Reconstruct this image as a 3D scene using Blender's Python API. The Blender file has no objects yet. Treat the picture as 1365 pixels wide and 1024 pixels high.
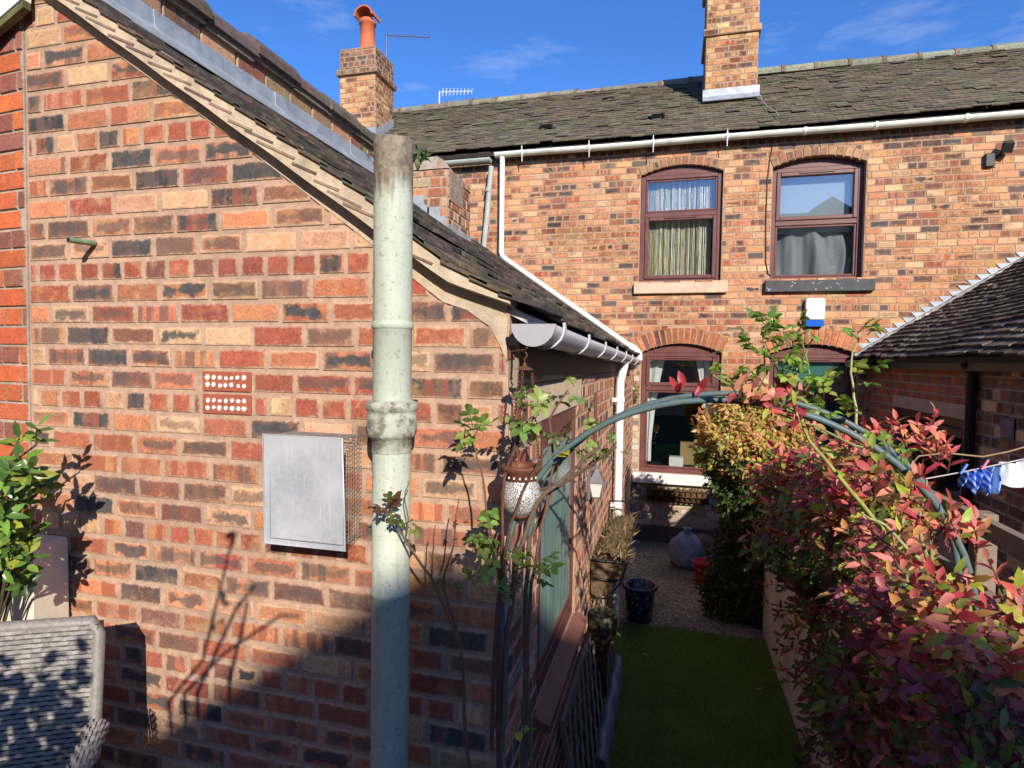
import bpy, math, random
import numpy as np
from mathutils import Vector, Matrix
random.seed(7); rng = np.random.default_rng(7)
C = bpy.context.scene.collection
# world: x right along the gable wall, y away from the camera, z up; z = 0 is eye height
G = -2.294            # lawn level
YG, XS, YB = 1.76, -0.484, 7.8   # gable wall plane, its right corner, terrace rear wall plane
F = 795.0
SDIR = (math.sin(math.radians(28)) * math.cos(math.radians(27)), -math.cos(math.radians(28)) * math.cos(math.radians(27)), math.sin(math.radians(27)))
sdir_x, sdir_y, sdir_z = SDIR   # towards the sun
CAM = np.array([[0.96537748, 0.26046293, 0.01433117],
                [0.0241949, -0.03470308, -0.99910475],
                [-0.25973242, 0.96485997, -0.03980345]])
def at(x, y, X=None, Y=None, Z=None):
    """the point of the plane X=, Y= or Z= seen at photo position x, y"""
    d = CAM.T @ np.array([(x - 682.5) / F, (y - 512) / F, 1.0])
    k = X / d[0] if X is not None else (Y / d[1] if Y is not None else Z / d[2])
    return tuple(d * k)

# ------------------------------------------------------------------ node helpers
def new_mat(name):
    m = bpy.data.materials.new(name); m.use_nodes = True
    t = m.node_tree; t.nodes.clear()
    o = t.nodes.new('ShaderNodeOutputMaterial')
    return m, t, o
class NT:
    def __init__(s, t): s.t = t
    def n(s, typ, ins=None, **kw):
        nd = s.t.nodes.new(typ)
        for k, v in kw.items(): setattr(nd, k, v)
        for k, v in (ins or {}).items():
            sock = nd.inputs[k]
            if isinstance(v, bpy.types.NodeSocket): s.t.links.new(v, sock)
            else: sock.default_value = v
        return nd
    def m(s, op, a, b=0.0, c=0.0, clamp=False):
        nd = s.n('ShaderNodeMath', {0: a, 1: b, 2: c}, operation=op); nd.use_clamp = clamp
        return nd.outputs[0]
    def mix(s, f, a, b, typ='MIX'):
        nd = s.t.nodes.new('ShaderNodeMix'); nd.data_type = 'RGBA'; nd.blend_type = typ
        for i, v in ((0, f), (6, a), (7, b)):
            if isinstance(v, bpy.types.NodeSocket): s.t.links.new(v, nd.inputs[i])
            elif i == 0: nd.inputs[0].default_value = v
            else: nd.inputs[i].default_value = (*v, 1) if len(v) == 3 else v
        return nd.outputs[2]
    def ramp(s, v, a, b, lo=0.0, hi=1.0):
        nd = s.n('ShaderNodeMapRange', {0: v, 1: a, 2: b, 3: lo, 4: hi}); nd.clamp = True
        return nd.outputs[0]
    def noise(s, vec, scale, det=2.0, rough=.5):
        nd = s.n('ShaderNodeTexNoise', {'Scale': scale, 'Detail': det, 'Roughness': rough})
        if vec is not None: s.t.links.new(vec, nd.inputs['Vector'])
        return nd.outputs[0]
    def pos(s): return s.n('ShaderNodeNewGeometry').outputs['Position']
    def bsdf(s, out, col, rough=.8, bump=None, bstr=.3, bdist=.004, metal=0.0, spec=.3, **kw):
        b = s.n('ShaderNodeBsdfPrincipled', {'Metallic': metal, 'Specular IOR Level': spec})
        for k, v in (('Base Color', col), ('Roughness', rough)):
            if isinstance(v, bpy.types.NodeSocket): s.t.links.new(v, b.inputs[k])
            else: b.inputs[k].default_value = (*v, 1) if isinstance(v, tuple) and len(v) == 3 else v
        for k, v in kw.items(): b.inputs[k.replace('_', ' ')].default_value = v
        if bump is not None:
            bm = s.n('ShaderNodeBump', {'Height': bump, 'Strength': bstr, 'Distance': bdist})
            s.t.links.new(bm.outputs[0], b.inputs['Normal'])
        s.t.links.new(b.outputs[0], out.inputs['Surface'])
        return b
def simple(name, col, rough=.6, var=.25, scale=12, metal=0.0, bump=.2, bdist=.003, dirt=None, dirt_amt=.5, dscale=4, spec=.3, lo=.45, hi=.7):
    m, t, o = new_mat(name); h = NT(t); p = h.pos()
    n1 = h.noise(p, scale, 4, .6); n2 = h.noise(p, scale * 9, 3, .6)
    c = h.mix(h.ramp(n1, .3, .7), tuple(x * (1 - var) for x in col), tuple(min(1, x * (1 + var)) for x in col))
    if dirt: c = h.mix(h.m('MULTIPLY', h.ramp(h.noise(p, dscale, 5, .65), lo, hi), dirt_amt), c, dirt)
    h.bsdf(o, c, rough, h.m('ADD', n1, h.m('MULTIPLY', n2, .5)), bump, bdist, metal, spec)
    return m

def brick_mat(name, mortar, rag=.026, edge=.0055, stain=0.0, mottle=.55):
    m, t, o = new_mat(name); h = NT(t); p = h.pos()
    uv = h.n('ShaderNodeUVMap', uv_map='loc').outputs[0]
    sx = h.n('ShaderNodeSeparateXYZ', {0: uv}); u, v = sx.outputs[0], sx.outputs[1]
    a = h.n('ShaderNodeAttribute', attribute_name='aux'); b = h.n('ShaderNodeAttribute', attribute_name='col')
    ax = h.n('ShaderNodeSeparateColor', {0: a.outputs['Color']}); hw, hh, rnd = ax.outputs
    burn = a.outputs['Alpha']; style = b.outputs['Alpha']; col = b.outputs['Color']
    e = h.m('MINIMUM', h.m('SUBTRACT', hw, h.m('ABSOLUTE', u)), h.m('SUBTRACT', hh, h.m('ABSOLUTE', v)))
    n1 = h.m('ADD', h.m('MULTIPLY', h.noise(p, 58, 3, .65), .6), h.m('MULTIPLY', h.noise(p, 21, 2, .5), .4))
    e1 = h.m('ADD', e, h.m('MULTIPLY', h.m('SUBTRACT', n1, .56), rag))
    mask = h.ramp(e1, 0.0, edge)
    vec = h.n('ShaderNodeCombineXYZ', {0: u, 1: v, 2: h.m('MULTIPLY', rnd, 57.0)}).outputs[0]
    fine = h.noise(vec, 95, 4, .65)
    c = h.mix(1.0, col, h.n('ShaderNodeCombineColor', {0: h.ramp(fine, .25, .75, .62, 1.3), 1: h.ramp(fine, .25, .75, .6, 1.32), 2: h.ramp(fine, .25, .75, .6, 1.3)}).outputs[0], 'MULTIPLY')
    big = h.noise(vec, 22, 3, .55)
    c = h.mix(h.ramp(big, .42, .68, 0, .55), c, h.mix(1.0, c, (1.45, 1.35, 1.2), 'MULTIPLY'))
    # colour drifts inside one brick
    c2 = h.mix(h.ramp(rnd, .33, .34), (.46, .22, .10), h.mix(h.ramp(rnd, .62, .63), (.44, .31, .18), (.22, .10, .065)))
    c = h.mix(h.m('MULTIPLY', h.ramp(h.noise(vec, 11, 4, .62), .50, .66), mottle), c, c2)
    c = h.mix(h.m('MULTIPLY', h.ramp(h.noise(vec, 33, 5, .7), .58, .70), mottle), c, (.12, .07, .05))
    c = h.mix(h.m('MULTIPLY', h.ramp(h.noise(vec, 27, 4, .7), .60, .70), mottle * .8), c, (.50, .33, .21))
    # kiss marks: upright bands left by the firing stack
    vb = h.n('ShaderNodeCombineXYZ', {0: u, 1: h.m('MULTIPLY', v, .06), 2: h.m('MULTIPLY', rnd, 91.0)}).outputs[0]
    band = h.ramp(h.noise(vb, 21, 1, .4), .49, .535)
    isb = h.m('MULTIPLY', h.ramp(style, .30, .31), h.ramp(style, .62, .63, 1, 0))
    c = h.mix(h.m('MULTIPLY', h.m('MULTIPLY', band, isb), .75), c, h.mix(h.ramp(rnd, .5, .51), (.30, .085, .05), (.13, .085, .075)))
    # pale arris round some bricks
    isp = h.ramp(style, .72, .73)
    c = h.mix(h.m('MULTIPLY', isp, h.ramp(h.m('ADD', e, h.m('MULTIPLY', h.m('SUBTRACT', big, .5), .03)), .004, .013, .8, 0)), c, (.62, .42, .25))
    # burnt blue-grey heart
    hb = h.m('ADD', e, h.m('MULTIPLY', h.m('SUBTRACT', h.noise(vec, 17, 4, .6), .52), .085))
    hm = h.m('MULTIPLY', h.ramp(hb, .010, .021), burn)
    c = h.mix(hm, c, h.mix(h.noise(vec, 40, 2), (.028, .03, .034), (.105, .105, .105)))
    pit = h.ramp(h.noise(vec, 210, 2, .5), .66, .72)
    c = h.mix(h.m('MULTIPLY', pit, .7), c, (.07, .05, .04))
    lime = h.ramp(h.noise(p, 150, 2, .5), .73, .78)
    c = h.mix(h.m('MULTIPLY', lime, .5), c, (.6, .55, .48))
    if stain:
        sn = h.m('ADD', h.noise(p, 1.5, 5, .65), h.m('MULTIPLY', h.m('SUBTRACT', h.noise(p, 24, 3, .6), .5), .35))
        c = h.mix(h.m('MULTIPLY', h.ramp(sn, .50, .66), stain), c, h.mix(1.0, c, (.42, .38, .36), 'MULTIPLY'))
    mc = h.mix(h.ramp(h.noise(p, 35, 5, .7), .3, .7), tuple(x * .74 for x in mortar), tuple(x * 1.2 for x in mortar))
    mc = h.mix(h.ramp(h.noise(p, 3.2, 5, .7), .45, .68, 0, .55), mc, tuple(x * .55 for x in mortar))
    c = h.mix(mask, mc, c)
    hgt = h.m('ADD', h.m('MULTIPLY', mask, .8), h.m('ADD', h.m('MULTIPLY', fine, .55), h.m('MULTIPLY', h.noise(p, 130, 3, .6), .5)))
    h.bsdf(o, c, .9, hgt, .55, .004, 0, .2)
    return m
def attr_mat(name, rough=.75, trans=0.0, bump=.3, scale=40, spec=.3, dirt=None, lich=None, var=.3):
    """colour from the 'col' attribute with noise over it"""
    m, t, o = new_mat(name); h = NT(t); p = h.pos()
    c = h.n('ShaderNodeAttribute', attribute_name='col').outputs['Color']
    n1 = h.noise(p, scale, 4, .6)
    k = h.ramp(n1, .25, .75, 1 - var, 1 + var)
    c = h.mix(1.0, c, h.n('ShaderNodeCombineColor', {0: k, 1: k, 2: k}).outputs[0], 'MULTIPLY')
    if dirt: c = h.mix(h.ramp(h.noise(p, 7, 5, .7), .5, .7, 0, .6), c, dirt)
    if lich: c = h.mix(h.ramp(h.noise(p, 26, 5, .75), .60, .68, 0, .75), c, lich)
    b = h.bsdf(o, c, rough, n1, bump, .003, 0, spec)
    if trans > 0:
        tr = h.n('ShaderNodeBsdfTranslucent', {'Color': h.mix(1.0, c, (1.5, 1.4, .7), 'MULTIPLY')})
        mx = h.n('ShaderNodeMixShader', {0: trans, 1: b.outputs[0], 2: tr.outputs[0]})
        t.links.new(mx.outputs[0], o.inputs['Surface'])
    return m
def glass_mat(name, tint=(.93, .95, .95), refl=.13):
    m, t, o = new_mat(name); h = NT(t); p = h.pos()
    tr = h.n('ShaderNodeBsdfTransparent', {'Color': (*tint, 1)})
    gl = h.n('ShaderNodeBsdfGlossy', {'Color': (.95, .97, 1, 1), 'Roughness': .015})
    bm = h.n('ShaderNodeBump', {'Height': h.noise(p, 1.7, 1), 'Strength': .05, 'Distance': .02})
    t.links.new(bm.outputs[0], gl.inputs['Normal'])
    fr = h.n('ShaderNodeFresnel', {'IOR': 1.5})
    f = h.m('ADD', h.m('MULTIPLY', fr.outputs[0], 1.2), refl - .05, clamp=True)
    mx = h.n('ShaderNodeMixShader', {0: f, 1: tr.outputs[0], 2: gl.outputs[0]})
    t.links.new(mx.outputs[0], o.inputs['Surface'])
    return m

# ------------------------------------------------------------------ object helpers
LOC = {}
def put(o, label=None, cat=None, group=None, kind=None):
    if label: o['label'] = label
    if cat: o['category'] = cat
    if group: o['group'] = group
    if kind: o['kind'] = kind
    return o
def thing(name, label, cat, loc, group=None):
    o = bpy.data.objects.new(name, None); C.objects.link(o); o.location = loc
    o.empty_display_size = .1
    LOC[o.name] = np.array(loc, float)
    return put(o, label, cat, group)
def wloc(o):
    return LOC[o.name] if o is not None else np.zeros(3)
class MB:
    def __init__(s): s.v = []; s.f = []; s.c = []; s.a = []; s.u = []; s.m = []; s.sm = []
    def face(s, pts, col=None, aux=None, uv=None, m=0, smooth=False):
        i = len(s.v); s.v.extend([tuple(p) for p in pts]); n = len(pts)
        s.f.append(tuple(range(i, i + n))); s.c.append(col or (.5, .5, .5, 0)); s.a.append(aux or (0, 0, 0, 0))
        s.u.extend(uv or [(0, 0)] * n); s.m.append(m); s.sm.append(smooth)
    def mesh(s, verts, faces, col=None, m=0, smooth=False):
        i = len(s.v); s.v.extend([tuple(p) for p in verts])
        for f in faces:
            s.f.append(tuple(i + k for k in f)); s.c.append(col or (.5, .5, .5, 0)); s.a.append((0, 0, 0, 0))
            s.u.extend([(0, 0)] * len(f)); s.m.append(m); s.sm.append(smooth)
    def box(s, lo, hi, col=None, m=0, M=None, bev=0.0):
        x0, y0, z0 = lo; x1, y1, z1 = hi
        if bev:
            b = bev; vs = []; 
            for sx, X in ((1, x0), (-1, x1)):
                for sy, Yv in ((1, y0), (-1, y1)):
                    for sz, Z in ((1, z0), (-1, z1)):
                        vs += [(X, Yv + sy * b, Z + sz * b), (X + sx * b, Yv, Z + sz * b), (X + sx * b, Yv + sy * b, Z)]
            def ix(i, j, k, q): return ((i * 2 + j) * 2 + k) * 3 + q
            fs = []
            for i in (0, 1):
                fs.append([ix(i, 0, 0, 0), ix(i, 1, 0, 0), ix(i, 1, 1, 0), ix(i, 0, 1, 0)][::(-1 if i == 0 else 1)])
                fs.append([ix(0, i, 0, 1), ix(1, i, 0, 1), ix(1, i, 1, 1), ix(0, i, 1, 1)][::(1 if i == 0 else -1)])
                fs.append([ix(0, 0, i, 2), ix(1, 0, i, 2), ix(1, 1, i, 2), ix(0, 1, i, 2)][::(-1 if i == 0 else 1)])
            for i in (0, 1):
                for j in (0, 1):
                    fs.append([ix(i, j, 0, 0), ix(i, j, 1, 0), ix(i, j, 1, 1), ix(i, j, 0, 1)])
                    fs.append([ix(i, 0, j, 0), ix(i, 1, j, 0), ix(i, 1, j, 2), ix(i, 0, j, 2)])
                    fs.append([ix(0, i, j, 1), ix(1, i, j, 1), ix(1, i, j, 2), ix(0, i, j, 2)])
                    for k in (0, 1): fs.append([ix(i, j, k, 0), ix(i, j, k, 1), ix(i, j, k, 2)])
        else:
            vs = [(x, y, z) for x in (x0, x1) for y in (y0, y1) for z in (z0, z1)]
            fs = [(0, 1, 3, 2), (4, 6, 7, 5), (0, 4, 5, 1), (2, 3, 7, 6), (0, 2, 6, 4), (1, 5, 7, 3)]
        if M is not None: vs = [tuple(M @ Vector(v)) for v in vs]
        s.mesh(vs, fs, col, m)
    def tube(s, pts, r, n=8, col=None, m=0, cap=True, smooth=True):
        P = [np.array(p, float) for p in pts]; k = len(P)
        R = r if isinstance(r, (list, tuple, np.ndarray)) else [r] * k
        T = []
        for i in range(k):
            d = P[min(i + 1, k - 1)] - P[max(i - 1, 0)]; T.append(d / (np.linalg.norm(d) + 1e-9))
        ref = np.array([0, 0, 1.0]) if abs(T[0][2]) < .9 else np.array([1.0, 0, 0])
        A = np.cross(T[0], ref); A /= np.linalg.norm(A); vs = []
        for i in range(k):
            A = A - T[i] * (A @ T[i]); A /= np.linalg.norm(A) + 1e-9; B = np.cross(T[i], A)
            for j in range(n):
                t = 2 * math.pi * j / n; vs.append(P[i] + R[i] * (math.cos(t) * A + math.sin(t) * B))
        fs = [(i * n + j, i * n + (j + 1) % n, (i + 1) * n + (j + 1) % n, (i + 1) * n + j) for i in range(k - 1) for j in range(n)]
        s.mesh(vs, fs, col, m, smooth)
        if cap: s.mesh(vs[:n], [tuple(range(n))[::-1]], col, m); s.mesh(vs[-n:], [tuple(range(n))], col, m)
    def lathe(s, c, prof, n=24, col=None, m=0, smooth=True, cap0=False, cap1=False):
        vs = [(c[0] + r * math.cos(2 * math.pi * j / n), c[1] + r * math.sin(2 * math.pi * j / n), c[2] + z) for r, z in prof for j in range(n)]
        fs = [(i * n + j, i * n + (j + 1) % n, (i + 1) * n + (j + 1) % n, (i + 1) * n + j) for i in range(len(prof) - 1) for j in range(n)]
        s.mesh(vs, fs, col, m, smooth)
        if cap0: s.mesh(vs[:n], [tuple(range(n))[::-1]], col, m)
        if cap1: s.mesh(vs[-n:], [tuple(range(n))], col, m)
    def prism(s, poly, axis, a, b, col=None, m=0):
        """polygon in the other two axes (x,z for axis y; y,z for axis x; x,y for axis z)"""
        def mk(p, t): return {'x': (t, p[0], p[1]), 'y': (p[0], t, p[1]), 'z': (p[0], p[1], t)}[axis]
        n = len(poly); vs = [mk(p, a) for p in poly] + [mk(p, b) for p in poly]
        fs = [tuple(range(n)), tuple(range(2 * n - 1, n - 1, -1))] + [(i, i + n, (i + 1) % n + n, (i + 1) % n) for i in range(n)]
        s.mesh(vs, fs, col, m)
    def build(s, name, mats, parent=None, label=None, recalc=False):
        me = bpy.data.meshes.new(name)
        v = np.array(s.v, float).reshape(-1, 3) - (wloc(parent) if parent is not None else 0)
        me.from_pydata(v.tolist(), [], s.f)
        if not isinstance(mats, (list, tuple)): mats = [mats]
        for m in mats: me.materials.append(m)
        cnt = np.array([len(f) for f in s.f])
        at_ = me.attributes.new('col', 'FLOAT_COLOR', 'CORNER'); at_.data.foreach_set('color', np.repeat(np.array(s.c, float), cnt, 0).ravel())
        if any(a[0] for a in s.a):
            ax = me.attributes.new('aux', 'FLOAT_COLOR', 'CORNER'); ax.data.foreach_set('color', np.repeat(np.array(s.a, float), cnt, 0).ravel())
            uvl = me.uv_layers.new(name='loc'); uvl.data.foreach_set('uv', np.array(s.u, float).ravel())
        me.polygons.foreach_set('material_index', s.m); me.polygons.foreach_set('use_smooth', s.sm)
        if recalc:
            import bmesh
            b = bmesh.new(); b.from_mesh(me); bmesh.ops.remove_doubles(b, verts=b.verts, dist=1e-5); bmesh.ops.recalc_face_normals(b, faces=b.faces); b.to_mesh(me); b.free()
        me.update()
        o = bpy.data.objects.new(name, me); C.objects.link(o)
        if parent is not None: o.parent = parent; LOC[o.name] = np.array(wloc(parent)); 
        if parent is None: LOC[o.name] = np.zeros(3)
        if label: o['label'] = label
        return o
def sub(mb, name, mats, part, **k):
    """a part or sub-part of an object whose origin is known"""
    return mb.build(name, mats, part, **k)
def bar(mb, a, b, w, h, col=None, m=0, up=(0, 0, 1)):
    a = Vector(a); b = Vector(b); d = b - a; L = d.length; d.normalize()
    u = Vector(up); s_ = d.cross(u); s_.normalize(); u2 = s_.cross(d)
    M = Matrix.Translation(a) @ Matrix((d, s_, u2)).transposed().to_4x4()
    mb.box((0, -w / 2, -h / 2), (L, w / 2, h / 2), col, m, M)

# ------------------------------------------------------------------ brickwork
def clip(poly, n, c):
    out = []
    for i in range(len(poly)):
        p, q = poly[i], poly[(i + 1) % len(poly)]
        dp = n[0] * p[0] + n[1] * p[1] - c; dq = n[0] * q[0] + n[1] * q[1] - c
        if dp <= 0: out.append(p)
        if dp * dq < 0:
            t = dp / (dp - dq); out.append((p[0] + t * (q[0] - p[0]), p[1] + t * (q[1] - p[1])))
    return out
RED, ORG, BUF, BRN, PUR, BLU = (.30, .088, .058), (.46, .185, .10), (.52, .31, .19), (.22, .11, .075), (.18, .082, .066), (.062, .06, .062)
def pick(pal):
    r = random.random() * sum(w for _, w, _, _ in pal)
    for col, w, burn, st in pal:
        r -= w
        if r <= 0: break
    k = random.uniform(.8, 1.2); j = [random.uniform(.92, 1.08) for _ in range(3)]
    return (*[c * k * q for c, q in zip(col, j)], random.random() if st is None else st), (random.random() if random.random() < burn else 0)
PAL_GABLE = [(RED, 1.8, .2, .1), ((.37, .14, .08), 3.2, .7, None), (ORG, 2.4, .5, None), (BUF, 2.1, .35, .8), ((.44, .21, .12), 1.6, .5, .5), (BRN, 2.6, .9, None), (PUR, .6, .5, .35), (BLU, 1.5, .8, .5)]
PAL_HEAD = [(RED, 4, .05, .1), (PUR, 1.0, .1, .1), (BUF, 1.8, .1, .8), (BLU, .8, .5, .5), (ORG, 1, .1, .4)]
PAL_TERR = [((.53, .265, .14), 5.5, .2, .2), ((.48, .21, .112), 3.2, .2, None), ((.55, .345, .20), 2.4, .15, .8), ((.38, .15, .088), 1.5, .25, .45), (BRN, 1.2, .6, .4), ((.11, .095, .09), 1.0, .6, .5)]
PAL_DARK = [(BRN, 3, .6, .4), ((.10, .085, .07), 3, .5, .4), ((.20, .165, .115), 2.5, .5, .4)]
PAL_ORANGE = [((.44, .115, .05), 5, 0, .1), ((.42, .11, .05), 2, 0, .1), ((.27, .11, .085), 1.6, 0, .1)]
PAL_OUT = [((.36, .10, .055), 4, .1, .2), ((.30, .10, .06), 2, .2, .4), (BRN, 1, .4, .4)]
def bricks(mb, O, U, V, u0, u1, v0, v1, pal, ph=.080, L=.197, mort=.012, header=lambda i: i % 6 == 0, holes=None, cuts=(), head_pal=None, off=0.0, proud=.004, row0=0, bev=.002, topdark=None, jit=.0015, flip=False):
    """O + u*U + v*V with rows of individual bricks; holes(vmid) -> list of (a, b) free of brick"""
    O, U, V = (np.array(x, float) for x in (O, U, V)); N = np.cross(U, V)
    if flip: N = -N
    nrow = int((v1 - v0) / ph + .999)
    for i in range(nrow):
        r = i + row0; hd = header(r); step = L / 2 if hd else L
        st = u0 - (L * .25 if hd else (L * .5 if r % 2 else 0)) - off - random.uniform(0, .015)
        a = st
        vb, vt = v0 + i * ph, min(v0 + (i + 1) * ph, v1)
        gaps = sorted(holes((vb + vt) / 2)) if holes else []
        p = pal
        if hd and head_pal: p = head_pal
        while a < u1:
            s_ = step * random.uniform(.93, 1.06)
            x0, x1 = max(a, u0), min(a + s_, u1); a += s_
            segs = [(x0, x1)]
            for g0, g1 in gaps:
                ns = []
                for q0, q1 in segs:
                    if g1 <= q0 or g0 >= q1: ns.append((q0, q1))
                    else:
                        if g0 > q0: ns.append((q0, g0))
                        if g1 < q1: ns.append((g1, q1))
                segs = ns
            for q0, q1 in segs:
                if q1 - q0 < .028: continue
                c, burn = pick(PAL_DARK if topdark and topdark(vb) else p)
                m2 = mort / 2
                brick(mb, O, U, V, N, q0 + m2 + random.uniform(-jit, jit), q1 - m2 + random.uniform(-jit, jit), vb + m2 + random.uniform(-jit, jit), vt - m2 + random.uniform(-jit, jit), c, burn, cuts((q0 + q1) / 2) if callable(cuts) else cuts, proud * random.uniform(.7, 1.3), bev)
def brick(mb, O, U, V, N, a, b, c0, d0, col, burn, cuts=(), proud=.004, bev=.002):
    poly = [(a, c0), (b, c0), (b, d0), (a, d0)]
    for n, c in cuts:
        poly = clip(poly, n, c)
        if len(poly) < 3: return
    if max(p[1] for p in poly) - min(p[1] for p in poly) < .008: return
    uc, vc = (a + b) / 2, (c0 + d0) / 2
    aux = ((b - a) / 2, (d0 - c0) / 2, random.random(), burn)
    cx = sum(p[0] for p in poly) / len(poly); cy = sum(p[1] for p in poly) / len(poly)
    def shrink(p):
        dx, dy = cx - p[0], cy - p[1]
        return (p[0] + math.copysign(min(abs(dx), bev), dx), p[1] + math.copysign(min(abs(dy), bev), dy))
    inn = [shrink(p) for p in poly]
    P = lambda p, k: O + U * p[0] + V * p[1] + N * k
    mb.face([P(p, proud) for p in inn], col, aux, [(p[0] - uc, p[1] - vc) for p in inn])
    for i in range(len(poly)):
        j = (i + 1) % len(poly)
        mb.face([P(poly[i], 0), P(poly[j], 0), P(inn[j], proud), P(inn[i], proud)], col, aux, [(q[0] - uc, q[1] - vc) for q in (poly[i], poly[j], inn[j], inn[i])])
def back_strips(mb, O, U, V, strips, depth=None):
    """mortar bed of a wall: strips of (u0, u1, [(v0, v1), ...])"""
    O, U, V = (np.array(x, float) for x in (O, U, V))
    for u0, u1, sp in strips:
        for v0, v1 in sp:
            mb.face([O + U * u0 + V * v0, O + U * u1 + V * v0, O + U * u1 + V * v1, O + U * u0 + V * v1], (.4, .3, .2, 0), (-1, -1, .5, 0), [(0, 0)] * 4)
def mort_box(mb, lo, hi):
    """solid mortar-coloured core"""
    i = len(mb.f); mb.box(lo, hi)
    for k in range(i, len(mb.f)): mb.a[k] = (-1, -1, .5, 0)

# ------------------------------------------------------------------ tiles
def tiles(mb, O, U, S, Nn, W, L, tw=.165, g=.10, th=.013, colf=None, dz=None, lift=.012, skip=None, jit=.006):
    O, U, S, Nn = (np.array(x, float) for x in (O, U, S, Nn))
    rows = int(L / g); 
    for i in range(rows):
        s0 = i * g; u = -(tw / 2 if i % 2 else 0)
        while u < W:
            a, b = max(u, 0), min(u + tw - .003, W); u += tw
            if b - a < .02: continue
            um = (a + b) / 2
            if skip and skip(um, s0): continue
            z = dz(um, s0) if dz else 0
            sl = random.gauss(0, jit); lf = lift + abs(random.gauss(0, .004)); tl = random.gauss(0, .003)
            q0 = s0 - .015 + sl; q1 = min(s0 + g * 1.35, L + .02)
            P = lambda uu, ss, k: O + U * uu + S * ss + Nn * (k + z)
            t0 = [P(a, q0 + tl, lf + th), P(b, q0 - tl, lf + th), P(b, q1, th * .4), P(a, q1, th * .4)]
            b0 = [P(a, q0 + tl, lf), P(b, q0 - tl, lf), P(b, q1, 0), P(a, q1, 0)]
            c = colf()
            mb.face(t0, c); mb.face([b0[0], b0[1], t0[1], t0[0]], c); mb.face([b0[1], b0[2], t0[2], t0[1]], c); mb.face([b0[3], b0[0], t0[0], t0[3]], c)

# ------------------------------------------------------------------ leaves
def leaf(mb, p, d, n, L, W, col, fold=.25, curl=.15, full=True):
    curl = curl + random.gauss(0, .14); fold = fold * random.uniform(.5, 1.8)
    d = d / (np.linalg.norm(d) + 1e-9); s_ = np.cross(d, n); s_ /= np.linalg.norm(s_) + 1e-9; n = np.cross(s_, d)
    def q(t, w, sgn): return p + d * (L * t) + s_ * (sgn * w * W / 2) + n * (abs(sgn) * w * W * fold - curl * L * t * t)
    if full:
        vs = [q(0, 0, 0), q(.3, .85, -1), q(.3, 0, 0), q(.3, .85, 1), q(.68, .8, -1), q(.68, 0, 0), q(.68, .8, 1), q(1, 0, 0)]
        fs = [(0, 2, 1), (0, 3, 2), (1, 2, 5, 4), (2, 3, 6, 5), (4, 5, 7), (5, 6, 7)]
    else:
        vs = [q(0, 0, 0), q(.45, 1, -1), q(.45, 1, 1), q(1, 0, 0)]; fs = [(0, 2, 1), (1, 2, 3)]
    mb.mesh(vs, fs, col, 0, True)
def rvec():
    v = rng.normal(size=3); return v / np.linalg.norm(v)
def vary(c, k=.25):
    s_ = random.uniform(1 - k, 1 + k); return (*[max(0, x * s_ * random.uniform(.9, 1.1)) for x in c], 0)
def compound(mb, p, d, L, cols, n=5, lw=.74, droop=.25):
    """rose leaf: a rachis with paired oval leaflets and one at the tip"""
    d = d / np.linalg.norm(d); up = np.array([0, 0, 1.0]) + .4 * rvec()
    s_ = np.cross(d, up); s_ /= np.linalg.norm(s_) + 1e-9; nn = np.cross(s_, d)
    if nn[2] < 0: nn = -nn
    l = L * .42; c = cols[int(random.random() * len(cols))]
    tip = p + d * L * .6
    mb.tube([p, tip], .0014, 4, (.12, .1, .04, 0), cap=False)
    leaf(mb, tip, d, nn, l * 1.15, l * lw * 1.15, vary(c), .18, droop)
    for k in range((n - 1) // 2):
        b = p + d * L * (.55 - .28 * k)
        for sg in (-1, 1):
            leaf(mb, b, d * .45 + s_ * sg, nn + .25 * rvec(), l * (1 - .15 * k), l * lw * (1 - .15 * k), vary(c), .18, droop)

# ================================================================== materials
M_GABLE = brick_mat('gable_brick', (.42, .285, .205), .032, .007)
M_TERR = brick_mat('terrace_brick', (.40, .265, .17), .025, .006, .8, .55)
M_PALE = brick_mat('limewashed_brick', (.40, .34, .28), .016, .004, .5, .15)
M_ORANGE = brick_mat('orange_brick', (.40, .31, .25), .006, .002, 0, 0)
M_OUT = brick_mat('outhouse_brick', (.30, .25, .21), .012, .004, .3, .3)
M_TILE = attr_mat('old_clay_tile', .9, 0, .5, 30, .15, (.045, .041, .035), (.20, .19, .13), .35)
M_LEAD = simple('lead_flashing', (.30, .34, .38), .45, .22, 14, .25, .25, .003, (.52, .55, .57), .5, 9)
M_FILLET = simple('mortar_fillet', (.50, .40, .29), .95, .18, 25, 0, .8, .006, (.22, .18, .13), .5, 7)
M_GUTTER = simple('weathered_white_gutter', (.70, .73, .65), .5, .06, 5, 0, .08, .001, (.36, .37, .28), .5, 7, .35)
M_WHITEPVC = simple('white_plastic', (.80, .81, .80), .4, .05, 5, 0, .05, .001, (.5, .5, .44), .35, 5, .4)
M_GREYPVC = simple('grey_plastic', (.50, .50, .53), .45, .08, 6, 0, .08, .001, (.33, .32, .30), .5, 6, .4)
M_MAHOG = simple('mahogany_plastic_frame', (.125, .047, .043), .38, .15, 9, 0, .06, .001, (.2, .11, .09), .3, 5, .4)
M_GLASS = glass_mat('window_glass')
def obscured():
    m, t, o = new_mat('obscured_green_glass'); h = NT(t); p = h.pos(); sc = h.n('ShaderNodeVectorMath', {0: p, 1: (1, 9, 1.2)}, operation='MULTIPLY').outputs[0]
    n1 = h.noise(sc, 2.2, 4, .6); c = h.mix(h.ramp(n1, .3, .7), (.10, .21, .185), (.27, .38, .33))
    h.bsdf(o, c, .22, h.noise(p, 40, 2), .12, .003, 0, .5); return m
M_GLASS2 = obscured()
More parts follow.
